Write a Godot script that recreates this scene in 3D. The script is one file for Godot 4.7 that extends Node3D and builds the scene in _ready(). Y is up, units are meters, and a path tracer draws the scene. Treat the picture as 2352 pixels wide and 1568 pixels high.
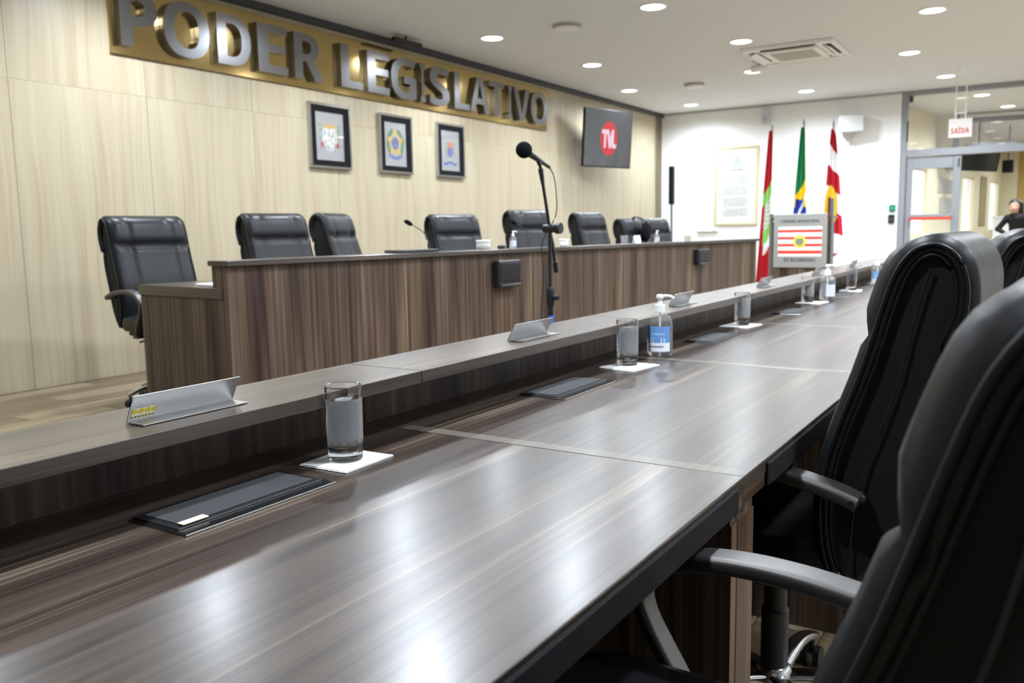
extends Node3D

# ---------------------------------------------------------------- helpers
class MB:
	var v := PackedVector3Array()
	var t := PackedVector2Array()
	var c := PackedColorArray()
	var x := PackedInt32Array()
	var closed := true

	func vert(p: Vector3, uv := Vector2.ZERO) -> int:
		v.append(p); t.append(uv)
		return v.size() - 1

	func tri(a: int, b: int, d: int) -> void:
		x.append(a); x.append(b); x.append(d)

	func quad(a: Vector3, b: Vector3, d: Vector3, e: Vector3, grain := 0) -> void:
		var n := (b - a).cross(d - a)
		var i := v.size()
		for p: Vector3 in [a, b, d, e]:
			v.append(p); t.append(MB.flat_uv(p, n, grain))
		tri(i, i + 1, i + 2); tri(i, i + 2, i + 3)

	# u runs along the grain axis (0 x, 1 y, 2 z), v across it, both in metres
	static func flat_uv(p: Vector3, n: Vector3, grain: int) -> Vector2:
		var m := n.abs()
		var k := 0
		if m.y >= m.x and m.y >= m.z: k = 1
		elif m.z >= m.x: k = 2
		var others := []
		for q in 3:
			if q != k: others.append(q)
		var a: int = others[0]
		var b: int = others[1]
		if grain == b:
			var s := a; a = b; b = s
		elif grain == k:
			pass
		return Vector2(p[a], p[b] + p[k] * 0.37)

	# rows of points; ring: each row closes on itself, loop: last row joins the first
	func grid(rows: Array, ring := false, loop := false, caps := false) -> void:
		var n: int = rows[0].size()
		var i := v.size()
		for r in rows.size():
			for k in n:
				vert(rows[r][k], Vector2(float(k) / maxi(n - 1, 1), float(r) / maxi(rows.size() - 1, 1)))
		for r in (rows.size() if loop else rows.size() - 1):
			var r2: int = (r + 1) % rows.size()
			for k in (n if ring else n - 1):
				var k2: int = (k + 1) % n
				var a := i + r * n + k
				var b := i + r * n + k2
				var d := i + r2 * n + k2
				var e := i + r2 * n + k
				tri(a, b, d); tri(a, d, e)
		if caps:
			for side in 2:
				var row: Array = rows[0] if side == 0 else rows[rows.size() - 1]
				var m := Vector3.ZERO
				for p: Vector3 in row: m += p
				m /= n
				var ci := vert(m)
				var s := v.size()
				for p: Vector3 in row: vert(p)
				for k in n:
					if side == 0: tri(ci, s + (k + 1) % n, s + k)
					else: tri(ci, s + k, s + (k + 1) % n)

	func box(center: Vector3, size: Vector3, bevel := 0.0, grain := 0) -> void:
		var h := size / 2.0
		var b := minf(bevel, minf(h.x, minf(h.y, h.z)) * 0.9)
		var ax := [Vector3.RIGHT, Vector3.UP, Vector3.BACK]
		for k in 3:
			for s: float in [-1.0, 1.0]:
				var nn: Vector3 = ax[k] * s
				var a: Vector3 = ax[(k + 1) % 3] * (h[(k + 1) % 3] - b)
				var d: Vector3 = ax[(k + 2) % 3] * (h[(k + 2) % 3] - b) * s
				var o: Vector3 = center + nn * h[k]
				quad(o - a - d, o + a - d, o + a + d, o - a + d, grain)
		if b <= 0.0: return
		for k in 3:
			var i: int = (k + 1) % 3
			var j: int = (k + 2) % 3
			for si: float in [-1.0, 1.0]:
				for sj: float in [-1.0, 1.0]:
					var l: Vector3 = ax[k] * (h[k] - b)
					var p: Vector3 = center + ax[i] * si * h[i] + ax[j] * sj * (h[j] - b)
					var q: Vector3 = center + ax[i] * si * (h[i] - b) + ax[j] * sj * h[j]
					if si * sj > 0: quad(p - l, p + l, q + l, q - l, grain)
					else: quad(q - l, q + l, p + l, p - l, grain)
		# corners
		for sx: float in [-1.0, 1.0]:
			for sy: float in [-1.0, 1.0]:
				for sz: float in [-1.0, 1.0]:
					var i := v.size()
					vert(center + Vector3(sx * h.x, sy * (h.y - b), sz * (h.z - b)))
					vert(center + Vector3(sx * (h.x - b), sy * h.y, sz * (h.z - b)))
					vert(center + Vector3(sx * (h.x - b), sy * (h.y - b), sz * h.z))
					if sx * sy * sz > 0: tri(i, i + 1, i + 2)
					else: tri(i, i + 2, i + 1)

	# profile of Vector2(radius, height); a doubled point makes a sharp edge
	func lathe(profile: Array, segs := 24, center := Vector3.ZERO) -> void:
		var i := v.size()
		var n := profile.size()
		for k in n:
			var p: Vector2 = profile[k]
			for s in segs:
				var a := TAU * s / segs
				vert(center + Vector3(cos(a) * p.x, p.y, sin(a) * p.x), Vector2(float(s) / segs, float(k) / n))
		for k in n - 1:
			if (profile[k] as Vector2).is_equal_approx(profile[k + 1]): continue
			for s in segs:
				var s2 := (s + 1) % segs
				tri(i + k * segs + s, i + (k + 1) * segs + s, i + (k + 1) * segs + s2)
				tri(i + k * segs + s, i + (k + 1) * segs + s2, i + k * segs + s2)

	func cyl(a: Vector3, b: Vector3, r1: float, r2 := -1.0, segs := 16) -> void:
		if r2 < 0: r2 = r1
		sweep([a, b], MB.circle(1.0, segs), [r1, r2], Vector3(0.31, 0.17, 0.93))

	static func circle(r: float, segs: int) -> Array:
		var o := []
		for s in segs: o.append(Vector2(cos(TAU * s / segs), sin(TAU * s / segs)) * r)
		return o

	static func rrect(w: float, h: float, r: float, n := 3) -> Array:
		var o := []
		for q in 4:
			var cx := (w / 2 - r) * (1 if q == 0 or q == 3 else -1)
			var cy := (h / 2 - r) * (1 if q < 2 else -1)
			for k in n + 1:
				var a := PI / 2 * (q + float(k) / n)
				o.append(Vector2(cx + cos(a) * r, cy + sin(a) * r))
		return o

	# section x goes along `side`, section y along path x side
	func sweep(path: Array, section: Array, scales := [], side := Vector3.ZERO, caps := true) -> void:
		var rows := []
		for k in path.size():
			var p: Vector3 = path[k]
			var d: Vector3 = (path[mini(k + 1, path.size() - 1)] - path[maxi(k - 1, 0)]).normalized()
			var sd := side
			if sd == Vector3.ZERO:
				sd = Vector3.UP if absf(d.y) < 0.9 else Vector3.RIGHT
			var yv := d.cross(sd).normalized()
			var xv := yv.cross(d).normalized()
			var sc: float = scales[k] if k < scales.size() else 1.0
			var row := []
			for q: Vector2 in section: row.append(p + (xv * q.x + yv * q.y) * sc)
			rows.append(row)
		grid(rows, true, false, caps)

	# polygon in the x-y plane, extruded along z from -w to w with eased edges
	func extrude(poly: PackedVector2Array, w: float, ease_r := 0.0) -> void:
		var rings := []
		if ease_r > 0:
			for k in 4:
				var a := PI / 2 * k / 3.0
				rings.append([-w + ease_r * (1 - sin(a)), ease_r * (1 - cos(PI / 2 - a)) ])
			for k in 4:
				var a := PI / 2 * (1.0 - k / 3.0)
				rings.append([w - ease_r * (1 - sin(a)), ease_r * (1 - cos(PI / 2 - a))])
		else:
			rings = [[-w, 0.0], [w, 0.0]]
		var n := poly.size()
		var area := 0.0
		for k in n: area += poly[k].cross(poly[(k + 1) % n])
		var rows := []
		for r: Array in rings:
			var row := []
			for k in n:
				var d := (poly[(k + 1) % n] - poly[(k + n - 1) % n]).normalized()
				var nn := Vector2(-d.y, d.x) * (1.0 if area > 0 else -1.0)
				var p: Vector2 = poly[k] + nn * r[1]
				row.append(Vector3(p.x, p.y, r[0]))
			rows.append(row)
		if ease_r > 0:
			grid(rows, true)
		else:
			for k in n:
				var k2 := (k + 1) % n
				quad(rows[0][k], rows[0][k2], rows[1][k2], rows[1][k])
		for e in 2:
			var row: Array = rows[0] if e == 0 else rows[rows.size() - 1]
			var flat := PackedVector2Array()
			for p: Vector3 in row: flat.append(Vector2(p.x, p.y))
			var ti := Geometry2D.triangulate_polygon(flat)
			var i := v.size()
			for p: Vector3 in row: vert(p, Vector2(p.x, p.y))
			for k in range(0, ti.size(), 3):
				var s: float = (flat[ti[k + 1]] - flat[ti[k]]).cross(flat[ti[k + 2]] - flat[ti[k]])
				var o: bool = (s > 0) == (area > 0)
				if (e == 0) == o: tri(i + ti[k], i + ti[k + 2], i + ti[k + 1])
				else: tri(i + ti[k], i + ti[k + 1], i + ti[k + 2])

	func mesh() -> ArrayMesh:
		var vol := 0.0
		for k in range(0, x.size(), 3): vol += v[x[k]].dot(v[x[k + 1]].cross(v[x[k + 2]]))
		if closed and vol > 0:
			for k in range(0, x.size(), 3):
				var s := x[k + 1]; x[k + 1] = x[k + 2]; x[k + 2] = s
		var nrm := PackedVector3Array()
		nrm.resize(v.size())
		for k in range(0, x.size(), 3):
			var a := v[x[k]]
			var g := (v[x[k + 2]] - a).cross(v[x[k + 1]] - a)
			for q in 3: nrm[x[k + q]] += g
		for k in nrm.size():
			nrm[k] = nrm[k].normalized() if nrm[k].length_squared() > 0 else Vector3.UP
		var arr := []
		arr.resize(Mesh.ARRAY_MAX)
		arr[Mesh.ARRAY_VERTEX] = v
		arr[Mesh.ARRAY_NORMAL] = nrm
		arr[Mesh.ARRAY_TEX_UV] = t
		if c.size() == v.size(): arr[Mesh.ARRAY_COLOR] = c
		arr[Mesh.ARRAY_INDEX] = x
		var m := ArrayMesh.new()
		m.add_surface_from_arrays(Mesh.PRIMITIVE_TRIANGLES, arr)
		return m

var taken := {}
var M := {}

func numbered(called: String) -> String:
	var base := called
	var cut := called.rfind("_")
	if cut > 0 and called.substr(cut + 1).is_valid_int() and called.length() - cut == 4: base = called.substr(0, cut)
	var n: int = taken.get(base, 0)
	taken[base] = n + 1
	return base if n == 0 else "%s_%03d" % [base, n]

func thing(called: String, label: String, category: String, at := Vector3.ZERO, turn := 0.0, group := "") -> Node3D:
	var o := Node3D.new()
	o.name = numbered(called)
	add_child(o)
	o.position = at
	o.rotation.y = turn
	tag(o, label, category, group)
	return o

func tag(o: Node, label: String, category: String, group := "") -> Node:
	o.set_meta("label", label)
	o.set_meta("category", category)
	if group: o.set_meta("group", group)
	return o

func part(called: String, m, mat: Material, parent: Node, at := Vector3.ZERO) -> MeshInstance3D:
	var o := MeshInstance3D.new()
	o.name = called
	o.mesh = m.mesh() if m is MB else m
	o.material_override = mat
	o.position = at
	parent.add_child(o, true)
	return o

func single(called: String, m, mat: Material, label: String, category: String, at := Vector3.ZERO, group := "") -> MeshInstance3D:
	var o := MeshInstance3D.new()
	o.name = numbered(called)
	o.mesh = m.mesh() if m is MB else m
	o.material_override = mat
	o.position = at
	add_child(o)
	tag(o, label, category, group)
	return o

func structure(called: String, m, mat: Material, at := Vector3.ZERO) -> MeshInstance3D:
	var o := MeshInstance3D.new()
	o.name = called
	o.mesh = m.mesh() if m is MB else m
	o.material_override = mat
	o.position = at
	o.set_meta("kind", "structure")
	add_child(o, true)
	return o

func copy(o: Node3D, at: Vector3, turn: float, label := "") -> Node3D:
	var r: Node3D = o.duplicate()
	r.name = numbered(o.name)
	add_child(r)
	r.position = at
	r.rotation.y = turn
	if label: r.set_meta("label", label)
	return r

func bx(center: Vector3, size: Vector3, bevel := 0.0, grain := 0) -> MB:
	var m := MB.new()
	m.box(center, size, bevel, grain)
	return m

func tube(path: Array, r: float, segs := 10, scales := []) -> MB:
	var m := MB.new()
	m.sweep(path, MB.circle(r, segs), scales)
	return m

func lathed(profile: Array, segs := 24) -> MB:
	var m := MB.new()
	m.lathe(profile, segs)
	return m

func smooth2(pts: Array, per := 4) -> Array:
	var o := []
	for k in pts.size() - 1:
		var a: Vector2 = pts[maxi(k - 1, 0)]
		var b: Vector2 = pts[k]
		var d: Vector2 = pts[k + 1]
		var e: Vector2 = pts[mini(k + 2, pts.size() - 1)]
		for s in per: o.append(b.cubic_interpolate(d, a, e, float(s) / per))
	o.append(pts[pts.size() - 1])
	return o

func smooth3(pts: Array, per := 4) -> Array:
	var o := []
	for k in pts.size() - 1:
		var a: Vector3 = pts[maxi(k - 1, 0)]
		var b: Vector3 = pts[k]
		var d: Vector3 = pts[k + 1]
		var e: Vector3 = pts[mini(k + 2, pts.size() - 1)]
		for s in per: o.append(b.cubic_interpolate(d, a, e, float(s) / per))
	o.append(pts[pts.size() - 1])
	return o

# a text mesh scaled to a given width and height (0 keeps the proportion), centred on its box
func lettering(text: String, width: float, height: float, depth: float, bold := true, serif := false) -> Array:
	var f := SystemFont.new()
	f.font_names = PackedStringArray(["Droid Serif" if serif else "Droid Sans"])
	f.font_weight = 700 if bold else 400
	var m := TextMesh.new()
	m.text = text
	m.font = f
	m.font_size = 64
	m.pixel_size = 0.01
	m.depth = 0.1
	m.curve_step = 2.0
	var b := m.get_aabb()
	var s := Vector3(width / b.size.x, height / b.size.y if height > 0 else width / b.size.x, depth / 0.1)
	return [m, s, b.get_center()]

func put_letters(called: String, text: String, width: float, height: float, depth: float, mat: Material, parent: Node, center: Vector3, turn: float) -> MeshInstance3D:
	var r := lettering(text, width, height, depth)
	var o := part(called, r[0], mat, parent)
	var bs := Basis(Vector3.UP, turn)
	o.transform = Transform3D(bs * Basis.from_scale(r[1]), center - bs * ((r[2] as Vector3) * (r[1] as Vector3)))
	return o

# ---------------------------------------------------------------- materials
func mat(color: Color, rough := 0.6, metal := 0.0, spec := 0.5) -> StandardMaterial3D:
	var m := StandardMaterial3D.new()
	m.albedo_color = color
	m.roughness = rough
	m.metallic = metal
	m.metallic_specular = spec
	return m

func rgb(r: int, g: int, b: int) -> Color:
	return Color(r / 255.0, g / 255.0, b / 255.0)

func ramp(stops: Array, x: float) -> Color:
	x = clampf(x, 0.0, 1.0)
	for k in stops.size() - 1:
		if x <= stops[k + 1][0]:
			return (stops[k][1] as Color).lerp(stops[k + 1][1], (x - stops[k][0]) / (stops[k + 1][0] - stops[k][0]))
	return stops[stops.size() - 1][1]

# streaky wood: u along the grain (tiles), v across it
func streaks(sd: int, w: int, h: int, stops: Array, wander: float, fine: float, pale: float) -> ImageTexture:
	var a := FastNoiseLite.new()
	a.seed = sd; a.noise_type = FastNoiseLite.TYPE_SIMPLEX; a.frequency = 1.0
	a.fractal_type = FastNoiseLite.FRACTAL_NONE
	var im := Image.create(w, h, false, Image.FORMAT_RGB8)
	for y in h:
		var yy := float(y) / h
		for x in w:
			var an := TAU * x / w
			var cx := cos(an) * 0.5
			var cy := sin(an) * 0.5
			var q := yy + wander * a.get_noise_3d(cx, cy, yy * 2.0)
			var n := 0.5 + 0.24 * a.get_noise_3d(cx * 0.5, cy * 0.5, q * 9.0) + 0.22 * a.get_noise_3d(cx * 0.6 + 7.0, cy * 0.6, q * 34.0) + fine * a.get_noise_3d(cx + 3.0, cy, q * 130.0)
			var line := a.get_noise_3d(cx * 0.7 + 31.0, cy * 0.7, q * 44.0)
			n += pale * smoothstep(0.72, 0.88, line)
			im.set_pixel(x, y, ramp(stops, n))
	return ImageTexture.create_from_image(im)

func textured(t: Texture2D, scale: Vector2, rough: float, spec := 0.5) -> StandardMaterial3D:
	var m := mat(Color.WHITE, rough, 0.0, spec)
	m.albedo_texture = t
	m.uv1_scale = Vector3(scale.x, scale.y, 1)
	return m

func noise_tex(freq: float, size := 256, normal := false, strength := 4.0, oct := 3) -> Image:
	var a := FastNoiseLite.new()
	a.seed = 5; a.frequency = freq; a.fractal_octaves = oct
	var im := a.get_seamless_image(size, size)
	if normal:
		im.convert(Image.FORMAT_RGBA8)
		im.bump_map_to_normal_map(strength)
	return im

func make_materials() -> void:
	var front := streaks(11, 256, 1024, [[0.0, rgb(40, 30, 24)], [0.3, rgb(63, 49, 41)], [0.55, rgb(84, 68, 56)], [0.78, rgb(102, 84, 69)], [1.0, rgb(128, 110, 88)]], 0.004, 0.2, 0.1)
	var dark := streaks(11, 256, 1024, [[0.0, rgb(36, 29, 25)], [0.3, rgb(51, 42, 36)], [0.55, rgb(64, 54, 47)], [0.78, rgb(77, 66, 58)], [1.0, rgb(116, 101, 82)]], 0.004, 0.2, 0.2)
	M.wood = textured(dark, Vector2(0.4, 1.25), 0.29, 0.58)
	M.wood.clearcoat_enabled = true
	M.wood.clearcoat = 0.2
	M.wood.clearcoat_roughness = 0.19
	M.wood_front = textured(front, Vector2(0.3, 0.8), 0.4, 0.4)
	M.wood_band = textured(front, Vector2(0.6, 3.0), 0.4, 0.4)
	M.wood_band.albedo_color = rgb(255, 240, 222)
	var pale := streaks(23, 256, 512, [[0.0, rgb(164, 149, 121)], [0.4, rgb(176, 163, 137)], [0.7, rgb(182, 171, 146)], [1.0, rgb(188, 178, 155)]], 0.02, 0.10, 0.0)
	M.panel = textured(pale, Vector2(0.35, 0.9), 0.38, 0.4)
	var plank := streaks(37, 256, 512, [[0.0, rgb(96, 82, 62)], [0.4, rgb(124, 110, 87)], [0.7, rgb(138, 124, 100)], [1.0, rgb(156, 142, 117)]], 0.03, 0.14, 0.0)
	M.plank = textured(plank, Vector2(0.5, 1.6), 0.4, 0.45)
	M.plank_b = textured(plank, Vector2(0.43, 1.4), 0.42, 0.45)
	M.plank_b.albedo_color = rgb(206, 200, 192)
	M.backing = mat(rgb(70, 64, 54), 0.9)
	M.white_wall = mat(rgb(236, 237, 236), 0.75, 0.0, 0.3)
	M.ceiling = mat(rgb(224, 226, 228), 0.85, 0.0, 0.2)
	M.cream = mat(rgb(228, 218, 186), 0.8, 0.0, 0.3)
	M.ochre = mat(rgb(222, 190, 122), 0.8, 0.0, 0.3)
	M.dark_trim = mat(rgb(62, 63, 66), 0.5, 0.2)
	M.leather = mat(rgb(25, 26, 28), 0.38, 0.0, 0.36)
	M.leather.normal_enabled = true
	M.leather.normal_texture = ImageTexture.create_from_image(noise_tex(0.09, 256, true, 3.0))
	M.leather.normal_scale = 0.18
	M.leather.uv1_triplanar = true
	M.leather.uv1_scale = Vector3(34, 34, 34)
	M.shell = mat(rgb(30, 29, 28), 0.62, 0.0, 0.3)
	M.black = mat(rgb(22, 22, 24), 0.45)
	M.black_matt = mat(rgb(18, 18, 19), 0.85, 0.0, 0.3)
	M.foam = mat(rgb(20, 20, 21), 0.95, 0.0, 0.2)
	M.felt = mat(rgb(44, 44, 45), 0.95, 0.0, 0.2)
	M.felt.normal_enabled = true
	M.felt.normal_texture = ImageTexture.create_from_image(noise_tex(0.2, 256, true, 8.0))
	M.felt.uv1_triplanar = true
	M.felt.uv1_scale = Vector3(14, 14, 14)
	M.chrome = mat(rgb(205, 206, 208), 0.16, 1.0)
	M.satin = mat(rgb(150, 152, 156), 0.34, 1.0)
	M.arm = mat(rgb(94, 92, 90), 0.45, 0.85)
	M.alu = mat(rgb(172, 172, 172), 0.33, 1.0)
	M.steel = mat(rgb(176, 177, 178), 0.22, 1.0)
	M.brass = mat(rgb(196, 172, 118), 0.13, 1.0)
	M.letter = mat(rgb(140, 140, 144), 0.26, 1.0)
	M.door_frame = mat(rgb(152, 155, 160), 0.4, 0.35)
	M.white = mat(rgb(236, 236, 234), 0.5)
	M.white_plastic = mat(rgb(232, 232, 230), 0.35)
	M.paper = mat(rgb(246, 246, 246), 0.9, 0.0, 0.2)
	M.tape = mat(rgb(226, 220, 190), 0.85, 0.0, 0.2)
	M.grey_plastic = mat(rgb(176, 178, 180), 0.5)
	M.red = mat(rgb(208, 62, 40), 0.5)
	M.blue_tape = mat(rgb(36, 92, 190), 0.5)
	M.green = mat(rgb(30, 130, 90), 0.5)
	M.yellow = mat(rgb(226, 204, 60), 0.5)
	var g := mat(Color(1, 1, 1, 0.0), 0.0)
	g.refraction_enabled = true
	g.refraction_scale = 0.05
	M.glass = g
	var wt := mat(Color(1, 1, 1, 0.0), 0.0)
	wt.refraction_enabled = true
	wt.refraction_scale = 0.033
	M.water = wt
	var pane := mat(Color(1, 1, 1, 0.04), 0.02)
	pane.transparency = BaseMaterial3D.TRANSPARENCY_ALPHA
	M.pane = pane
	var thin := mat(Color(0.96, 0.98, 1, 0.06), 0.03)
	thin.transparency = BaseMaterial3D.TRANSPARENCY_ALPHA
	M.clear = thin
	var ct := mat(Color(0.8, 0.78, 0.72, 0.07), 0.3, 0.0, 0.6)
	ct.transparency = BaseMaterial3D.TRANSPARENCY_ALPHA
	M.clear_tape = ct
	# condensation on the cold glasses: droplets with an uneven lower edge
	var fog := Image.create(256, 128, false, Image.FORMAT_RGBA8)
	var nz := FastNoiseLite.new()
	nz.seed = 9; nz.frequency = 0.035; nz.fractal_octaves = 4
	for y in 128:
		for x in 256:
			var e := nz.get_noise_2d(x * 1.2, 0.0)
			var a := clampf(0.2 + 0.06 * nz.get_noise_2d(x * 14.0 + 90, y * 14.0), 0.03, 0.4)
			a *= 0.4 + 0.6 * smoothstep(-7.0, 7.0, y - 9.0 - 12.0 * e)
			fog.set_pixel(x, y, Color(0.92, 0.94, 0.95, a))
	var fm := mat(Color.WHITE, 0.6, 0.0, 0.3)
	fm.transparency = BaseMaterial3D.TRANSPARENCY_ALPHA
	fm.albedo_texture = ImageTexture.create_from_image(fog)
	M.fog = fm
	var glow := mat(rgb(255, 253, 246), 0.5)
	glow.emission_enabled = true
	glow.emission = rgb(255, 252, 244)
	glow.emission_energy_multiplier = 7.0
	M.glow = glow
	var cl := mat(rgb(246, 244, 234), 0.8, 0.0, 0.2)
	cl.backlight_enabled = true
	cl.backlight = Color(0.9, 0.9, 0.88)
	M.curtain = cl

# ---------------------------------------------------------------- scene
const CEIL := 3.1
const WALL_X := -5.77
const BACK_Z := -13.93
const DAIS := 0.15
const TOP := 0.75
const LEDGE := 0.876
const LAMP := 7.3
const DESK_TURN := 0.10472   # 6 degrees
var desk_u := Vector3(sin(0.10472), 0, -cos(0.10472))
var desk_n := Vector3(cos(0.10472), 0, sin(0.10472))
var desk_0 := Vector3(-3.376, 0, -2.742)

func _ready() -> void:
	# camera
	var cam := Camera3D.new()
	cam.name = "camera"
	add_child(cam)
	var lens := CameraAttributesPhysical.new()
	lens.frustum_focal_length = 29.77
	lens.frustum_focus_distance = 1.5
	lens.exposure_aperture = 6.6
	lens.frustum_near = 0.05
	lens.frustum_far = 100.0
	cam.attributes = lens
	cam.keep_aspect = Camera3D.KEEP_HEIGHT
	cam.fov = 2.0 * rad_to_deg(atan(784.0 / 1945.0))
	cam.near = 0.05
	cam.far = 100.0
	cam.position = Vector3(0, 1.15, 0)
	cam.rotation_degrees = Vector3(-7.343, 32.55, -1.003)
	cam.current = true
	# overcast daylight outside the far windows
	var we := WorldEnvironment.new()
	we.name = "environment"
	var env := Environment.new()
	env.background_mode = Environment.BG_COLOR
	env.background_color = rgb(248, 250, 255)
	env.background_energy_multiplier = 4.5
	env.tonemap_mode = Environment.TONE_MAPPER_LINEAR
	env.tonemap_exposure = 1.0
	env.sdfgi_enabled = true
	env.ssao_enabled = true
	env.ssil_enabled = true
	we.environment = env
	add_child(we)
	make_materials()
	build_shell()
	build_far_room()
	build_lamps()
	build_tables()
	build_desk()
	build_chairs()
	build_sign()
	build_wall_things()
	build_table_things()
	build_mic_stand()
	build_ceiling_things()
	build_person()

# ---------------------------------------------------------------- the room
func build_shell() -> void:
	# floor: a screed slab and laminate planks; those about the chairs are single pieces
	var slab := structure("floor", bx(Vector3(-1.0, -0.09, -11.0), Vector3(10.4, 0.16, 31.0)), M.backing)
	var rest := MB.new()
	var variants := []
	for k in 3:
		variants.append(bx(Vector3(0, -0.005, k * 0.41), Vector3(0.186, 0.01, 1.296), 0.001, 2).mesh())
	for i in range(-27, 19):
		for j in range(-20, 4):
			var px := i * 0.19 - 0.4
			var pz := j * 1.3 + (i % 3) * 0.43
			if px > -1.4 and px < 1.6 and pz > -5.6 and pz < 0.6:
				var k := posmod(i * 7 + j * 3, 3)
				var o := part("plank", variants[k], M.plank if (i + j) % 2 else M.plank_b, slab)
				o.position = Vector3(px, 0, pz - k * 0.41)
			else:
				rest.box(Vector3(px, -0.005, pz), Vector3(0.186, 0.01, 1.296), 0.0, 2)
	var ro := part("planks_beyond", rest, M.plank, slab)
	ro.set_meta("kind", "stuff")
	# dais along the wood-panelled wall
	var dais := structure("floor_dais", bx(Vector3(-4.28, 0.07, -4.42), Vector3(2.96, 0.136, 12.6)), M.backing)
	var nose := part("edge_board", bx(Vector3(-2.79, 0.075, -4.42), Vector3(0.02, 0.15, 12.6), 0.003, 2), M.wood_front, dais)
	nose.set_meta("label", "dark wooden step edge")
	var nose2 := part("edge_board", bx(Vector3(-4.28, 0.075, -10.71), Vector3(2.96, 0.15, 0.02), 0.003, 0), M.wood_front, dais)
	nose2.set_meta("label", "dark wooden step edge")
	for i in 15:
		for j in 12:
			var px := -5.66 + i * 0.19
			var pz := 1.2 - j * 1.3 - (i % 3) * 0.43
			if pz < -10.05 or px > -2.85: continue
			var o := part("plank", variants[(i * 5 + j) % 3], M.plank if (i + j) % 2 else M.plank_b, dais)
			o.position = Vector3(px, 0.15, pz - ((i * 5 + j) % 3) * 0.41)
	structure("ceiling", bx(Vector3(-1.0, CEIL + 0.08, -11.0), Vector3(10.4, 0.16, 31.0)), M.ceiling)
	# left wall: backing and pale wood panels
	var wl := structure("wall_left", bx(Vector3(WALL_X - 0.09, 1.55, -6.0), Vector3(0.14, 3.1, 16.4)), M.backing)
	var low := []
	var high := []
	for k in 4:
		low.append(bx(Vector3(0, 0, k * 0.27), Vector3(0.02, 2.1975 - DAIS, 0.9965), 0.0006, 1).mesh())
		high.append(bx(Vector3(0, 0, k * 0.31), Vector3(0.02, 3.04 - 2.1985, 0.9965), 0.0006, 1).mesh())
	for k in range(-5, 11):
		var z := -3.53 - k * 1.0
		if z < -13.6: continue
		var v := posmod(k * 3 + 1, 4)
		part("panel", low[v], M.panel, wl, Vector3(WALL_X - 0.01, (2.1975 + DAIS) / 2, z - v * 0.27))
		part("panel", high[v], M.panel, wl, Vector3(WALL_X - 0.01, (3.04 + 2.1985) / 2, z - v * 0.31))
	part("panel", bx(Vector3(WALL_X - 0.01, 1.6, -13.78), Vector3(0.02, 2.9, 0.28), 0.0015, 1), M.panel, wl)
	structure("trim_1", bx(Vector3(WALL_X + 0.02, 3.07, -6.0), Vector3(0.06, 0.058, 15.8), 0.004), M.dark_trim)
	# far wall with the glass partition to its right
	structure("wall_back", bx(Vector3((WALL_X - 0.1 - 2.0) / 2, 1.55, BACK_Z - 0.08), Vector3(-2.0 - WALL_X + 0.1, 3.1, 0.16)), M.white_wall)
	structure("trim_2", bx(Vector3((WALL_X - 2.0) / 2, 3.085, BACK_Z + 0.012), Vector3(-2.0 - WALL_X, 0.026, 0.022), 0.002), M.grey_plastic)
	structure("wall_right", bx(Vector3(4.2, 1.55, -11.0), Vector3(0.16, 3.1, 31.0)), M.white_wall)
	structure("wall_front", bx(Vector3(-1.0, 1.55, 4.2), Vector3(10.4, 3.1, 0.16)), M.white_wall)
	structure("wall_left_rear", bx(Vector3(-5.9, 1.55, 3.2), Vector3(0.16, 3.1, 2.0)), M.white_wall)
	# aluminium glass partition
	var gp := structure("window_1", bx(Vector3(-1.955, 1.55, BACK_Z - 0.05), Vector3(0.085, 3.1, 0.11), 0.004), M.door_frame)
	part("top_rail", bx(Vector3(1.1, 3.065, BACK_Z - 0.05), Vector3(6.02, 0.068, 0.11), 0.004), M.door_frame, gp)
	part("transom_rail", bx(Vector3(1.1, 2.2, BACK_Z - 0.05), Vector3(6.02, 0.105, 0.11), 0.004), M.door_frame, gp)
	part("transom_pane", bx(Vector3(1.1, 2.64, BACK_Z - 0.05), Vector3(6.02, 0.77, 0.006)), M.pane, gp)
	part("side_pane", bx(Vector3(2.2, 1.08, BACK_Z - 0.05), Vector3(3.8, 2.13, 0.006)), M.pane, gp)
	part("mullion", bx(Vector3(0.28, 1.075, BACK_Z - 0.05), Vector3(0.07, 2.14, 0.1), 0.004), M.door_frame, gp)
	part("glass_clamp", bx(Vector3(-1.87, 2.98, BACK_Z + 0.02), Vector3(0.05, 0.09, 0.03), 0.004), M.dark_trim, gp)
	part("closing_plate", bx(Vector3(-1.905, 2.52, BACK_Z + 0.012), Vector3(0.02, 0.3, 0.02), 0.003), M.dark_trim, gp)
	var dr := structure("door_1", bx(Vector3(-1.865, 1.075, BACK_Z - 0.05), Vector3(0.085, 2.13, 0.05), 0.004), M.door_frame)
	part("stile", bx(Vector3(-1.235, 1.075, BACK_Z - 0.05), Vector3(0.1, 2.13, 0.05), 0.004), M.door_frame, dr)
	part("head_rail", bx(Vector3(-1.555, 2.055, BACK_Z - 0.05), Vector3(0.535, 0.17, 0.05), 0.004), M.door_frame, dr)
	part("bottom_rail", bx(Vector3(-1.555, 0.1, BACK_Z - 0.05), Vector3(0.535, 0.18, 0.05), 0.004), M.door_frame, dr)
	part("pane", bx(Vector3(-1.555, 1.08, BACK_Z - 0.05), Vector3(0.54, 1.79, 0.006)), M.pane, dr)
	var bar := part("push_bar", bx(Vector3(-1.555, 1.245, BACK_Z + 0.03), Vector3(0.56, 0.035, 0.035), 0.008), M.red, dr)
	bar.set_meta("label", "red panic push bar")
	part("bar_mount", bx(Vector3(-1.555, 1.285, BACK_Z + 0.0), Vector3(0.56, 0.045, 0.05), 0.006), M.door_frame, dr)
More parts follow.
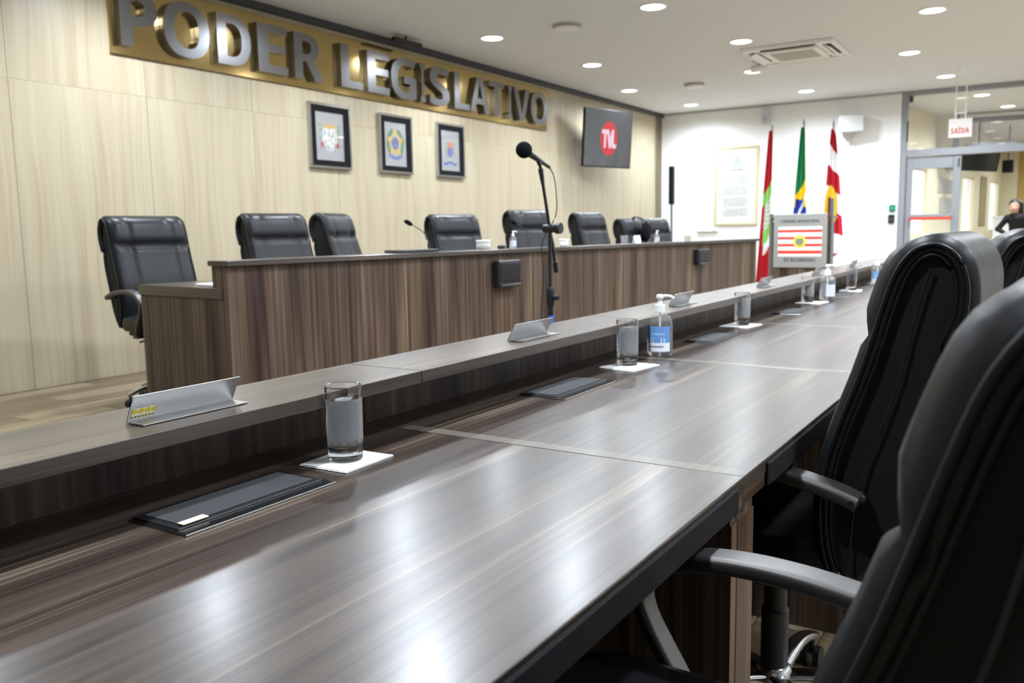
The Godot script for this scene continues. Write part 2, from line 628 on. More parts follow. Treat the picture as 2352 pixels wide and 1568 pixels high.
	part("hinge", bx(Vector3(-1.215, 2.04, BACK_Z - 0.02), Vector3(0.02, 0.12, 0.03), 0.003), M.dark_trim, dr)

func build_far_room() -> void:
	# the room behind the glass: its window wall runs a few degrees off this room's axes
	var a := Vector3(-2.161, 0, -15.345)
	var w := Vector3(0.124, 0, -0.992).normalized()
	var turn := atan2(-w.x, -w.z)     # local -z along the wall
	var root := Node3D.new()
	root.name = "wall_far_left"
	root.set_meta("kind", "structure")
	add_child(root)
	root.position = a
	root.rotation.y = turn
	# stretches of wall: start, end along the wall, from, to height
	var spans := [[-1.3, 0.62, 0.0, 3.1], [1.62, 4.36, 0.0, 3.1], [5.42, 7.03, 0.0, 3.1], [8.0, 10.0, 0.0, 3.1]]
	for s: Array in [[0.62, 1.62], [4.36, 5.42], [7.03, 8.0]]:
		spans.append([s[0], s[1], 0.0, 0.99])
		spans.append([s[0], s[1], 2.12, 3.1])
	for s: Array in spans:
		part("wall_section", bx(Vector3(-0.08, (s[2] + s[3]) / 2, -(s[0] + s[1]) / 2), Vector3(0.16, s[3] - s[2], s[1] - s[0])), M.cream, root)
	var n := 2
	for s: Array in [[0.62, 1.62], [4.36, 5.42], [7.03, 8.0]]:
		var wn := Node3D.new()
		wn.name = "window_%d" % n
		n += 1
		wn.set_meta("kind", "structure")
		add_child(wn)
		wn.transform = root.transform
		var zc: float = -(s[0] + s[1]) / 2
		var lw: float = s[1] - s[0]
		part("window_frame", bx(Vector3(-0.1, 1.015, zc), Vector3(0.05, 0.04, lw), 0.004), M.white, wn)
		part("window_frame", bx(Vector3(-0.1, 2.095, zc), Vector3(0.05, 0.04, lw), 0.004), M.white, wn)
		part("pane", bx(Vector3(-0.1, 1.555, zc), Vector3(0.006, 1.04, lw - 0.06)), M.pane, wn)
		# a thin gathered curtain in front of the pane
		var m := MB.new()
		m.closed = false
		var rows := []
		for k in 41:
			var f := float(k) / 40
			var xx := -0.04 + 0.012 * sin(f * 58.0) + 0.006 * sin(f * 131.0)
			rows.append([Vector3(xx, 1.0, zc + lw * (0.5 - f * 0.86)), Vector3(xx, 2.11, zc + lw * (0.5 - f * 0.86))])
		m.grid(rows)
		part("curtain", m, M.curtain, wn)
	# its end wall and the lower lintel
	structure("wall_far_end", bx(Vector3(1.4, 1.55, -24.25), Vector3(5.4, 3.1, 0.16)), M.ochre)
	var pil := structure("trim_3", bx(Vector3(-0.98, 1.55, -24.0), Vector3(0.34, 3.1, 0.34), 0.004), M.cream)
	pil.set_meta("label", "cream pillar in the far corner")
	var on_wall := func(t: float, y: float, off: float) -> Vector3: return root.transform * Vector3(off, y, -t)
	var gr := rgb(170, 168, 158)
	var pm := mat(gr, 0.7)
	var names := [[2.36, 3.44, 2.0, 1.75, "grey notice sheet on the far room's wall, upper of two"], [2.52, 3.39, 1.66, 1.37, "grey notice sheet on the far room's wall, lower of two"]]
	for q: Array in names:
		var o := single("notice_sheet", bx(Vector3.ZERO, Vector3(0.02, q[2] - q[3], q[1] - q[0]), 0.004), pm, q[4], "notice", on_wall.call((q[0] + q[1]) / 2, (q[2] + q[3]) / 2, 0.012))
		o.rotation.y = turn
	var sm := single("wall_speaker", bx(Vector3.ZERO, Vector3(0.09, 0.13, 0.36), 0.01), mat(rgb(150, 132, 110), 0.6), "small tan box high on the far room's wall", "speaker", on_wall.call(2.98, 2.24, 0.05))
	sm.rotation.y = turn
	var pn := single("wall_banner", bx(Vector3.ZERO, Vector3(0.02, 1.07, 0.62), 0.004), mat(rgb(158, 144, 108), 0.8), "tall narrow olive banner between two bright windows", "banner", on_wall.call(6.28, 1.65, 0.012))
	pn.rotation.y = turn
	# hanging screen, seen from the side below the rail
	var tv := thing("hanging_screen", "dark screen hung tilted from the far room's ceiling", "screen", Vector3(-1.3, 2.36, -18.6), 0.25)
	var sc := part("casing", bx(Vector3.ZERO, Vector3(0.72, 0.42, 0.07), 0.01), M.black, tv)
	sc.rotation = Vector3(0.35, 0, -0.08)
	var pl := part("screen", bx(Vector3(0, 0, 0.037), Vector3(0.66, 0.37, 0.004)), mat(rgb(52, 56, 50), 0.12), tv)
	pl.rotation = sc.rotation
	part("hanger", tube([Vector3(0, 0.15, -0.02), Vector3(0, CEIL - 2.36, -0.02)], 0.02), M.black, tv)
	var sp := thing("black_speaker", "black box loudspeaker on the far room's ochre wall", "speaker", Vector3(-0.86, 2.29, -20.0))
	part("cabinet", bx(Vector3.ZERO, Vector3(0.2, 0.25, 0.18), 0.01), M.black, sp)
	part("grille", bx(Vector3(0, 0, 0.092), Vector3(0.17, 0.21, 0.006), 0.002), M.black_matt, sp)
	part("hanger", tube([Vector3(0, 0.1, -0.02), Vector3(0, CEIL - 2.29, -0.02)], 0.012), M.dark_trim, sp)
	# dark suspended beam frame with the projector shelf
	var fr := thing("suspended_frame", "dark metal frame hung below the far room's ceiling", "frame", Vector3(-1.25, 2.78, -17.4), 0.12)
	part("upper_beam", bx(Vector3(0.35, 0.2, 0), Vector3(1.25, 0.06, 0.3), 0.006), M.dark_trim, fr)
	part("side_beam", bx(Vector3(-0.33, -0.03, 0), Vector3(0.09, 0.5, 0.3), 0.006), M.dark_trim, fr)
	part("lower_beam", bx(Vector3(0.22, -0.26, 0), Vector3(0.8, 0.08, 0.3), 0.006), M.dark_trim, fr)
	for q: float in [-0.3, 0.9]:
		part("hanger", tube([Vector3(q, 0.2, 0), Vector3(q, CEIL - 2.78, 0)], 0.012), M.dark_trim, fr)
	var tb := thing("reception_counter", "white counter top standing in the far room", "counter", Vector3(-0.75, 0, -18.9))
	part("front", bx(Vector3(0, 0.63, 0), Vector3(0.5, 1.26, 0.4), 0.006), M.white, tb)
	part("worktop", bx(Vector3(0, 1.275, 0), Vector3(0.54, 0.03, 0.44), 0.004), M.white, tb)

# ---------------------------------------------------------------- lamps
func build_lamps() -> void:
	var ring := MB.new()
	ring.lathe([Vector2(0.105, 0.0), Vector2(0.128, 0.0), Vector2(0.128, 0.0), Vector2(0.128, -0.005), Vector2(0.12, -0.012), Vector2(0.12, -0.012), Vector2(0.106, -0.012), Vector2(0.105, -0.008), Vector2(0.105, 0.0)], 32)
	var dome := MB.new()
	dome.lathe([Vector2(0.0005, -0.002), Vector2(0.104, -0.002), Vector2(0.104, -0.002), Vector2(0.104, -0.007), Vector2(0.09, -0.013), Vector2(0.06, -0.018), Vector2(0.03, -0.0205), Vector2(0.0005, -0.0215)], 32)
	var rm := ring.mesh()
	var dm := dome.mesh()
	var spots := [[-4.89, -7.386], [-3.086, -7.235], [-4.719, -9.259], [-5.148, -11.237], [-2.886, -9.093], [-3.293, -10.883], [-4.951, -13.127], [-3.127, -12.896], [-1.049, -8.882], [-1.5, -10.854], [-1.319, -12.838], [-1.25, -7.1], [-4.7, -5.5], [-2.95, -5.4], [-1.2, -5.3]]
	for p: Array in [[-4.95, -1.9], [-4.95, -3.75], [-3.0, -3.7], [-1.2, -3.75], [-1.2, -1.9], [-1.2, -0.1]]: spots.append(p)
	for x: float in [0.6, 2.4]:
		for z: float in [-12.8, -10.8, -9.0, -7.1, -5.4, -3.75, -1.9]: spots.append([x, z])
	var far := [[-1.044, -15.014], [-0.769, -16.728], [0.6, -15.0], [0.8, -17.2], [0.2, -19.5], [1.6, -19.5], [0.3, -22.0]]
	var first: Node3D = null
	for k in spots.size() + far.size():
		var p: Array = spots[k] if k < spots.size() else far[k - spots.size()]
		var o: Node3D
		var lab := "round recessed ceiling downlight in the white ceiling grid" if k < spots.size() else "round downlight in the far room's ceiling beyond the glass"
		var grp := "recessed downlights of the chamber" if k < spots.size() else "downlights of the far room"
		if first == null:
			o = thing("ceiling_downlight", lab, "ceiling light", Vector3.ZERO, 0, grp)
			part("trim_ring", rm, M.white, o)
			part("diffuser_lamp", dm, M.glow, o)
			var l := SpotLight3D.new()
			l.name = "light"
			l.rotation.x = -PI / 2
			l.position.y = -0.012
			l.light_color = rgb(234, 244, 255)
			l.light_energy = LAMP
			l.light_size = 0.09
			l.spot_range = 40.0
			l.spot_angle = 83.0
			l.spot_angle_attenuation = 0.85
			l.shadow_enabled = true
			o.add_child(l)
			first = o
		else:
			o = copy(first, Vector3.ZERO, 0, lab)
			o.set_meta("group", grp)
		o.position = Vector3(p[0], CEIL, p[1])

# ---------------------------------------------------------------- councillors' tables in the foreground
func build_tables() -> void:
	var zs := 0.904
	for k in range(1, 8):
		var z0 := zs - 1.115 * k
		var z1 := z0 - 1.115
		var zc := (z0 + z1) / 2
		var lab: String = ["", "dark walnut desk section whose socket cover carries a strip of masking tape", "dark walnut desk section carrying the glass next to the blue-labelled bottle", "dark walnut desk section carrying the blue-labelled bottle and the third glass", "dark walnut desk section carrying the glass before the clear pump bottle", "dark walnut desk section carrying the pale-labelled bottle and the empty glass", "dark walnut desk section carrying the farthest blue-labelled bottle", "dark walnut desk section at the far end of the row, bare of bottles"][k]
		var t := thing("desk_section", lab, "desk", Vector3(0, 0, zc), 0, "joined desk sections of the long table")
		var ln := 1.1135
		part("tabletop", bx(Vector3(-0.8135, TOP - 0.0125, 0), Vector3(0.819, 0.025, ln), 0.0012, 2), M.wood, t)
		part("edge_band", bx(Vector3(-0.4235, TOP - 0.0375, 0), Vector3(0.035, 0.0248, ln), 0.001, 2), M.wood_band, t)
		part("felt_strip", bx(Vector3(-0.4015, TOP - 0.028, -0.042), Vector3(0.007, 0.043, 0.945), 0.003), M.felt, t)
		part("riser", bx(Vector3(-1.2355, 0.8005, 0), Vector3(0.025, 0.101, ln), 0.001, 1), M.wood_front, t)
		part("ledge", bx(Vector3(-1.1655, LEDGE - 0.0125, 0), Vector3(0.203, 0.025, ln), 0.0012, 2), M.wood, t)
		part("front_panel", bx(Vector3(-1.2355, 0.375, 0), Vector3(0.025, 0.749, ln), 0.001, 1), M.wood_front, t)
		part("end_panel", bx(Vector3(-0.8135, 0.3625, -ln / 2 + 0.0155), Vector3(0.795, 0.724, 0.029), 0.001, 1), M.wood_front, t)
		part("end_panel", bx(Vector3(-0.8135, 0.3625, ln / 2 - 0.0445), Vector3(0.795, 0.724, 0.087), 0.001, 1), M.wood_front, t)
		part("end_edging", bx(Vector3(-0.4145, 0.3375, -ln / 2 + 0.0155), Vector3(0.0025, 0.674, 0.0292), 0.0004, 1), M.wood_band, t)
		part("end_edging", bx(Vector3(-0.4145, 0.3375, ln / 2 - 0.0445), Vector3(0.0025, 0.674, 0.0872), 0.0004, 1), M.wood_band, t)
		if k in [2, 3, 4]:
			part("clear_tape", bx(Vector3(-0.77, TOP + 0.0003, ln / 2 - 0.018), Vector3(0.71, 0.0004, 0.034)), M.clear_tape, t)
		socket_box(t, k == 1, zc)

func socket_box(t: Node3D, taped: bool, zc: float) -> void:
	var off := 0.055 if taped else 0.0
	var zz := -0.83 - zc if taped else 0.0
	if not taped:
		zz = 0.0
	var b := part("socket_box", bx(Vector3(-1.03, TOP + 0.0015, zz), Vector3(0.13, 0.003, 0.285), 0.001), M.steel, t)
	part("frame", bx(Vector3(-1.042, TOP + 0.004, zz), Vector3(0.105, 0.0024, 0.272), 0.0008), M.black, b)
	var ribs := MB.new()
	for q in 19:
		ribs.box(Vector3(-1.081 + q * 0.0044, TOP + 0.006, zz), Vector3(0.0026, 0.0024, 0.25), 0.0006)
	part("ribbed_cover", ribs, mat(rgb(40, 42, 45), 0.55), b)
	if taped:
		part("masking_tape", bx(Vector3(-0.999, TOP + 0.0078, zz + 0.105), Vector3(0.014, 0.001, 0.042)), M.tape, b)

# ---------------------------------------------------------------- the presiding desk on the dais
func build_desk() -> void:
	var d := thing("presiding_desk", "long dark walnut desk with a raised ledge on the dais", "desk", Vector3(desk_0.x, DAIS, desk_0.z), -DESK_TURN)
	# local: -z along the desk, -x towards the wall; the ledge's front edge is x = 0
	var ln := 6.55
	part("front_panel", bx(Vector3(-0.052, 0.43, -ln / 2), Vector3(0.03, 0.858, ln - 0.012), 0.002, 1), M.wood_front, d)
	part("ledge", bx(Vector3(-0.086, 0.873, -ln / 2), Vector3(0.172, 0.026, ln + 0.012), 0.0015, 2), M.wood, d)
	part("riser_end", bx(Vector3(-0.112, 0.805, -0.02), Vector3(0.085, 0.108, 0.03), 0.001, 1), M.wood_front, d)
	part("riser_back", bx(Vector3(-0.146, 0.805, -ln / 2 - 0.02), Vector3(0.018, 0.108, ln - 0.06), 0.001, 1), M.wood_front, d)
	part("worktop", bx(Vector3(-0.475, 0.7225, -ln / 2), Vector3(0.812, 0.055, ln - 0.004), 0.0015, 2), M.wood, d)
	part("end_panel", bx(Vector3(-0.47, 0.3475, -0.022), Vector3(0.8, 0.693, 0.03), 0.001, 1), M.wood_front, d)
	part("end_panel", bx(Vector3(-0.47, 0.3475, -ln + 0.022), Vector3(0.8, 0.693, 0.03), 0.001, 1), M.wood_front, d)
	part("divider", bx(Vector3(-0.47, 0.3475, -ln / 2), Vector3(0.8, 0.693, 0.03), 0.001, 1), M.wood_front, d)
	# things on it
	var on := func(t: float, s: float, y: float) -> Vector3: return desk_0 + desk_u * t - desk_n * s + Vector3(0, y, 0)
	var L := 1.037
	var sh := single("paper_sheets", bx(Vector3.ZERO, Vector3(0.2, 0.012, 0.28), 0.002), M.paper, "white sheets of paper on the near end of the presiding desk", "paper", on.call(0.2, 0.3, 0.907))
	sh.rotation.y = -0.2
	var lp := thing("closed_laptop", "dark closed laptop lying on the presiding desk's ledge", "laptop", on.call(1.36, 0.11, L), -DESK_TURN)
	part("base", bx(Vector3(0, 0.006, 0), Vector3(0.18, 0.011, 0.3), 0.003), M.black, lp)
	part("lid", bx(Vector3(0, 0.0155, 0), Vector3(0.18, 0.007, 0.3), 0.003), mat(rgb(60, 54, 48), 0.5), lp)
	# gooseneck microphones
	for q: Array in [[2.06, 0.62, "gooseneck microphone beside the chair behind the dark laptop"], [3.25, 0.62, "gooseneck microphone in front of the chair facing the clear pump bottle"]]:
		var g := thing("gooseneck_microphone", q[2], "microphone", on.call(q[0], q[1], 0.902), -DESK_TURN)
		part("base", bx(Vector3(0, 0.02, 0), Vector3(0.13, 0.04, 0.1), 0.008), M.black, g)
		var path := smooth3([Vector3(0, 0.04, 0), Vector3(0, 0.14, 0.005), Vector3(-0.01, 0.24, 0.04), Vector3(-0.02, 0.29, 0.11), Vector3(-0.02, 0.315, 0.17)])
		part("neck", tube(path, 0.004, 8), M.dark_trim, g)
		part("foam_tip", tube([Vector3(-0.02, 0.312, 0.165), Vector3(-0.02, 0.32, 0.18), Vector3(-0.02, 0.334, 0.215), Vector3(-0.02, 0.34, 0.235)], 0.016, 12, [0.55, 1.0, 1.0, 0.4]), M.foam, g)
	# stacked plastic cup tubs
	var cup := thing("cup_tub", "white translucent tub stacked on the presiding desk's ledge", "tub", on.call(2.03, 0.1, L))
	part("lower_tub", lathed([Vector2(0.001, 0), Vector2(0.045, 0), Vector2(0.05, 0.03), Vector2(0.052, 0.032), Vector2(0.001, 0.032)]), M.white_plastic, cup)
	part("upper_tub", lathed([Vector2(0.001, 0.0325), Vector2(0.045, 0.0325), Vector2(0.05, 0.06), Vector2(0.052, 0.064), Vector2(0.001, 0.064)]), M.white_plastic, cup)
	var ps := thing("phone_receiver", "small dark handset lying beside a pump bottle on the ledge", "handset", on.call(2.23, 0.1, L), 0.3)
	part("body", bx(Vector3(0, 0.012, 0), Vector3(0.05, 0.022, 0.07), 0.006), M.black, ps)
	part("keypad", bx(Vector3(0, 0.0245, 0), Vector3(0.036, 0.002, 0.05)), M.dark_trim, ps)
	pump_bottle("pump bottle of clear gel on the presiding desk behind the microphone stand", on.call(2.345, 0.09, L), 0.6, false, 0.62)
	var jar := thing("plastic_jar", "squat clear plastic jar on the ledge right of the microphone stand", "jar", on.call(2.97, 0.09, L))
	part("body", lathed([Vector2(0.001, 0), Vector2(0.032, 0), Vector2(0.034, 0.01), Vector2(0.034, 0.042), Vector2(0.001, 0.042)]), mat(rgb(205, 208, 210), 0.25), jar)
	part("lid", lathed([Vector2(0.001, 0.0425), Vector2(0.036, 0.0425), Vector2(0.036, 0.054), Vector2(0.001, 0.055)]), M.white_plastic, jar)
	var card := thing("table_card", "white folded card standing on the presiding desk's ledge", "card", on.call(4.05, 0.08, L), -DESK_TURN)
	var f1 := part("front_leaf", bx(Vector3(0.013, 0.032, 0), Vector3(0.003, 0.066, 0.1)), M.paper, card)
	f1.rotation.z = 0.2
	var f2 := part("rear_leaf", bx(Vector3(-0.013, 0.032, 0), Vector3(0.003, 0.066, 0.1)), M.paper, card)
	f2.rotation.z = -0.2
	single("drinking_tumbler", lathed([Vector2(0.001, 0), Vector2(0.026, 0), Vector2(0.03, 0.07), Vector2(0.0285, 0.07), Vector2(0.025, 0.004), Vector2(0.001, 0.004)]), M.clear, "empty clear tumbler beside the white card on the ledge", "glass", on.call(3.84, 0.08, L))
	pump_bottle("pump bottle of clear gel beside the white card on the ledge", on.call(4.4, 0.08, L), 1.1, false, 0.55)
	var bxn := thing("small_box", "small beige box on the far end of the ledge", "box", on.call(5.0, 0.08, L), -DESK_TURN)
	part("carton", bx(Vector3(0, 0.024, 0), Vector3(0.05, 0.048, 0.05), 0.002), mat(rgb(176, 170, 150), 0.7), bxn)
	part("lid", bx(Vector3(0, 0.051, 0), Vector3(0.053, 0.006, 0.053), 0.001), mat(rgb(190, 184, 166), 0.7), bxn)
	# black units fixed to the desk front
	for q: Array in [[2.165, 0.87, 0.185, 0.24, "black wall unit with a sloped lip on the desk front behind the microphone stand"], [5.155, 0.885, 0.15, 0.24, "black wall unit fixed to the far end of the presiding desk's front"]]:
		var u := thing("voting_unit", q[4], "control unit", on.call(q[0], 0.0355, q[1]), -DESK_TURN, "black units on the desk front")
		part("case", bx(Vector3(0.03, 0, 0), Vector3(0.058, q[2], q[3]), 0.008), M.black, u)
		part("screen", bx(Vector3(0.0605, 0.012, 0), Vector3(0.003, q[2] * 0.66, q[3] * 0.86), 0.001), mat(rgb(30, 30, 34), 0.3), u)
		part("lip", bx(Vector3(0.066, -q[2] * 0.42, 0), Vector3(0.014, 0.018, q[3] * 0.9), 0.004), mat(rgb(52, 53, 56), 0.35), u)

# ---------------------------------------------------------------- chairs
func make_chair() -> Node3D:
	# local: the sitter faces +x; origin on the floor under the column
	var ch := thing("office_chair", "chair", "chair", Vector3.ZERO, 0, "")
	var W := 0.25
	var front := [Vector2(-0.172, 0.455), Vector2(-0.15, 0.5), Vector2(-0.139, 0.56), Vector2(-0.137, 0.63), Vector2(-0.146, 0.70), Vector2(-0.158, 0.75), Vector2(-0.177, 0.81), Vector2(-0.201, 0.88), Vector2(-0.221, 0.95), Vector2(-0.238, 1.015), Vector2(-0.258, 1.075), Vector2(-0.287, 1.117), Vector2(-0.325, 1.135), Vector2(-0.362, 1.128), Vector2(-0.392, 1.1), Vector2(-0.408, 1.055), Vector2(-0.409, 1.0), Vector2(-0.398, 0.955), Vector2(-0.378, 0.91)]
	var path := smooth2(front, 3)
	var ws := []
	for k in 33: ws.append(lerpf(-1.0, 1.0, k / 32.0))
	var rows := []
	var inner := []
	var edge := [[], []]
	for k in path.size():
		var p: Vector2 = path[k]
		var dd: Vector2 = (path[mini(k + 1, path.size() - 1)] - path[maxi(k - 1, 0)]).normalized()
		var nn := Vector2(dd.y, -dd.x)       # outward: forward on the front, up over the top
		var f := float(k) / (path.size() - 1)
		var on_front := 1.0 - smoothstep(0.56, 0.64, f)
		var on_rear := smoothstep(0.7, 0.76, f)
		var ends := smoothstep(0.0, 0.03, f) * (1.0 - 0.75 * smoothstep(0.965, 1.0, f))
		var row := []
		for q: float in ws:
			var w := q * W
			var aw := absf(w)
			var o := 0.0
			# upholstery: side bolsters, a middle pad, a head pad over a crease
			o -= 0.011 * exp(-pow((aw - 0.132) / 0.010, 2.0)) * on_front
			o += 0.006 * on_front * (1.0 - pow(clampf(aw / 0.132, 0, 1), 4.0))
			o += 0.006 * on_front * smoothstep(0.145, 0.18, aw) * (1.0 - smoothstep(0.19, 0.235, aw))
			o -= 0.017 * exp(-pow((p.y - 0.952) / 0.013, 2.0)) * on_front * (0.35 + 0.65 * (1.0 - smoothstep(0.195, 0.225, aw)))
			o += 0.01 * on_front * smoothstep(0.952, 1.0, p.y) * (1.0 - smoothstep(0.21, 0.245, aw))
			if aw < 0.132:
				o -= 0.012 * exp(-pow((p.y - 0.60 - 0.2 * maxf(aw - 0.09, 0.0)) / 0.011, 2.0)) * on_front
			o -= 0.004 * exp(-pow((aw - 0.09) / 0.006, 2.0)) * on_rear
			var rim := clampf((aw - (W - 0.03)) / 0.03, 0.0, 1.0)
			o -= 0.024 * (1.0 - sqrt(maxf(0.0, 1.0 - rim * rim)))
			var pos := p + nn * o * ends
			row.append(Vector3(pos.x, pos.y, w))
		var th := 0.036 * (0.55 + 0.45 * ends)
		var ip := p - nn * th
		row.append(Vector3(ip.x, ip.y, W - 0.004))
		row.append(Vector3(ip.x, ip.y, -W + 0.004))
		rows.append(row)
		if k > 1 and k < path.size() - 1: inner.append(p - nn * 0.030)
		for s in 2:
			var ep := p - nn * 0.019
			edge[s].append(Vector3(ep.x, ep.y, (W + 0.001) * (1 if s else -1)))
	var pad := MB.new()
	pad.grid(rows, true, false, true)
	part("backrest_pad", pad, M.leather, ch)
	for s in 2:
		part("piping", tube(edge[s], 0.0042, 6), M.leather, ch)
		var e2 := []
		for k in range(1, path.size() - 1):
			var p: Vector2 = path[k]
			var dd: Vector2 = (path[k + 1] - path[k - 1]).normalized()
			var ep := p - Vector2(dd.y, -dd.x) * 0.037
			e2.append(Vector3(ep.x, ep.y, (W - 0.006) * (1 if s else -1)))
		part("piping", tube(e2, 0.0035, 6), M.leather, ch)
	var poly := PackedVector2Array()
	for p: Vector2 in inner: poly.append(p)
	for p: Vector2 in [Vector2(-0.366, 0.87), Vector2(-0.357, 0.81), Vector2(-0.342, 0.755), Vector2(-0.326, 0.708), Vector2(-0.312, 0.655), Vector2(-0.300, 0.6), Vector2(-0.28, 0.545), Vector2(-0.25, 0.49), Vector2(-0.22, 0.455)]: poly.append(p)
	var core := MB.new()
	core.extrude(poly, W - 0.008, 0.012)
	part("backrest_shell", core, M.shell, ch)
	for s: float in [-1.0, 1.0]:
		var seam := smooth3([Vector3(-0.33, 1.075, 0), Vector3(-0.318, 1.03, 0), Vector3(-0.302, 0.96, 0), Vector3(-0.287, 0.88, 0), Vector3(-0.262, 0.79, 0), Vector3(-0.234, 0.7, 0), Vector3(-0.215, 0.6, 0), Vector3(-0.212, 0.5, 0)])
		for k in seam.size(): seam[k] += Vector3(0, 0, s * (W - 0.0072))
		part("seam", tube(seam, 0.0028, 6), M.black, ch)
	# seat
	var seat := MB.new()
	var sr := []
	for k in 13:
		var f := k / 12.0
		var yy := 0.435 + 0.095 * f
		var ins := 0.03 * (1.0 - sqrt(maxf(0.0, 1.0 - pow(2.0 * absf(f - 0.5), 4.0))))
		var ring := []
		for q: Vector2 in MB.rrect(0.50 - ins * 2, 0.52 - ins * 2, 0.09 - ins * 0.5, 6):
			ring.append(Vector3(0.05 + q.x, yy - 0.012 * smoothstep(0.1, 0.3, q.x) * f, q.y))
		sr.append(ring)
	seat.grid(sr, true, false, true)
	part("seat", seat, M.leather, ch)
	part("seat_pan", bx(Vector3(0.02, 0.42, 0), Vector3(0.4, 0.028, 0.42), 0.012), M.black, ch)
	part("tilt_mechanism", bx(Vector3(-0.01, 0.39, 0), Vector3(0.24, 0.035, 0.13), 0.01), M.black, ch)
	part("tilt_lever", tube([Vector3(0.02, 0.39, 0.05), Vector3(0.02, 0.388, 0.2), Vector3(0.03, 0.385, 0.235)], 0.006, 8), M.black, ch)
	# arms: a flat loop from the back side forward, down and back to the seat
	for s: float in [-1.0, 1.0]:
		var ap := smooth3([Vector3(-0.232, 0.643, 0), Vector3(-0.19, 0.657, 0), Vector3(-0.13, 0.671, 0), Vector3(-0.05, 0.682, 0), Vector3(0.03, 0.685, 0), Vector3(0.10, 0.679, 0), Vector3(0.155, 0.663, 0), Vector3(0.19, 0.638, 0), Vector3(0.199, 0.607, 0), Vector3(0.188, 0.572, 0), Vector3(0.163, 0.53, 0), Vector3(0.138, 0.49, 0), Vector3(0.122, 0.455, 0), Vector3(0.115, 0.425, 0)], 4)
		var sc := []
		for k in ap.size():
			ap[k] += Vector3(0, 0, s * 0.282)
			var f := float(k) / (ap.size() - 1)
			sc.append(1.12 - 0.12 * smoothstep(0.0, 0.3, f) - 0.15 * smoothstep(0.55, 0.7, f))
		var am := MB.new()
		am.sweep(ap, MB.rrect(0.052, 0.026, 0.01, 3), sc, Vector3(0, 0, 1))
		part("armrest", am, M.arm, ch)
		part("bolt", tube([Vector3(-0.224, 0.646, s * 0.28), Vector3(-0.224, 0.646, s * 0.3125)], 0.0075, 12), M.chrome, ch)
		part("bolt_socket", tube([Vector3(-0.224, 0.646, s * 0.3127), Vector3(-0.224, 0.646, s * 0.3135)], 0.0042, 8), M.black, ch)
		part("arm_bracket", bx(Vector3(0.115, 0.424, s * 0.235), Vector3(0.05, 0.012, 0.14), 0.003), M.black, ch)
		part("back_bracket", bx(Vector3(-0.228, 0.643, s * 0.25), Vector3(0.022, 0.02, 0.026), 0.006), M.black, ch)
	# column and five-star base
	part("gas_column", lathed([Vector2(0.001, 0.1), Vector2(0.031, 0.1), Vector2(0.031, 0.1), Vector2(0.031, 0.27), Vector2(0.031, 0.27), Vector2(0.026, 0.275), Vector2(0.026, 0.38), Vector2(0.001, 0.38)], 20), M.black, ch)
	part("hub", lathed([Vector2(0.001, 0.075), Vector2(0.042, 0.075), Vector2(0.042, 0.075), Vector2(0.046, 0.1), Vector2(0.04, 0.128), Vector2(0.033, 0.135), Vector2(0.033, 0.135), Vector2(0.001, 0.135)], 20), M.chrome, ch)
	for k in 5:
		var an := TAU * k / 5 + 0.35
		var dr := Vector3(cos(an), 0, sin(an))
		var lp := []
		var ls := []
		for q in 9:
			var f := q / 8.0
			lp.append(dr * (0.03 + 0.28 * f) + Vector3(0, 0.104 + 0.018 * sin(f * PI * 0.9) - 0.032 * f * f, 0))
			ls.append(1.0 - 0.42 * f)
		var lm := MB.new()
		lm.sweep(lp, MB.rrect(0.05, 0.034, 0.013, 3), ls, Vector3(-dr.z, 0, dr.x))
		part("base_leg", lm, M.chrome, ch)
		var cm := MB.new()
		var side := Vector3(-dr.z, 0, dr.x)
		for s: float in [-1.0, 1.0]:
			cm.cyl(dr * 0.3 + side * s * 0.008 + Vector3(0, 0.026, 0), dr * 0.3 + side * s * 0.024 + Vector3(0, 0.026, 0), 0.026, 0.026, 18)
		cm.cyl(dr * 0.3 + Vector3(0, 0.03, 0), dr * 0.3 + Vector3(0, 0.085, 0), 0.0075, 0.0075, 10)
		part("caster", cm, M.black, ch)
	return ch

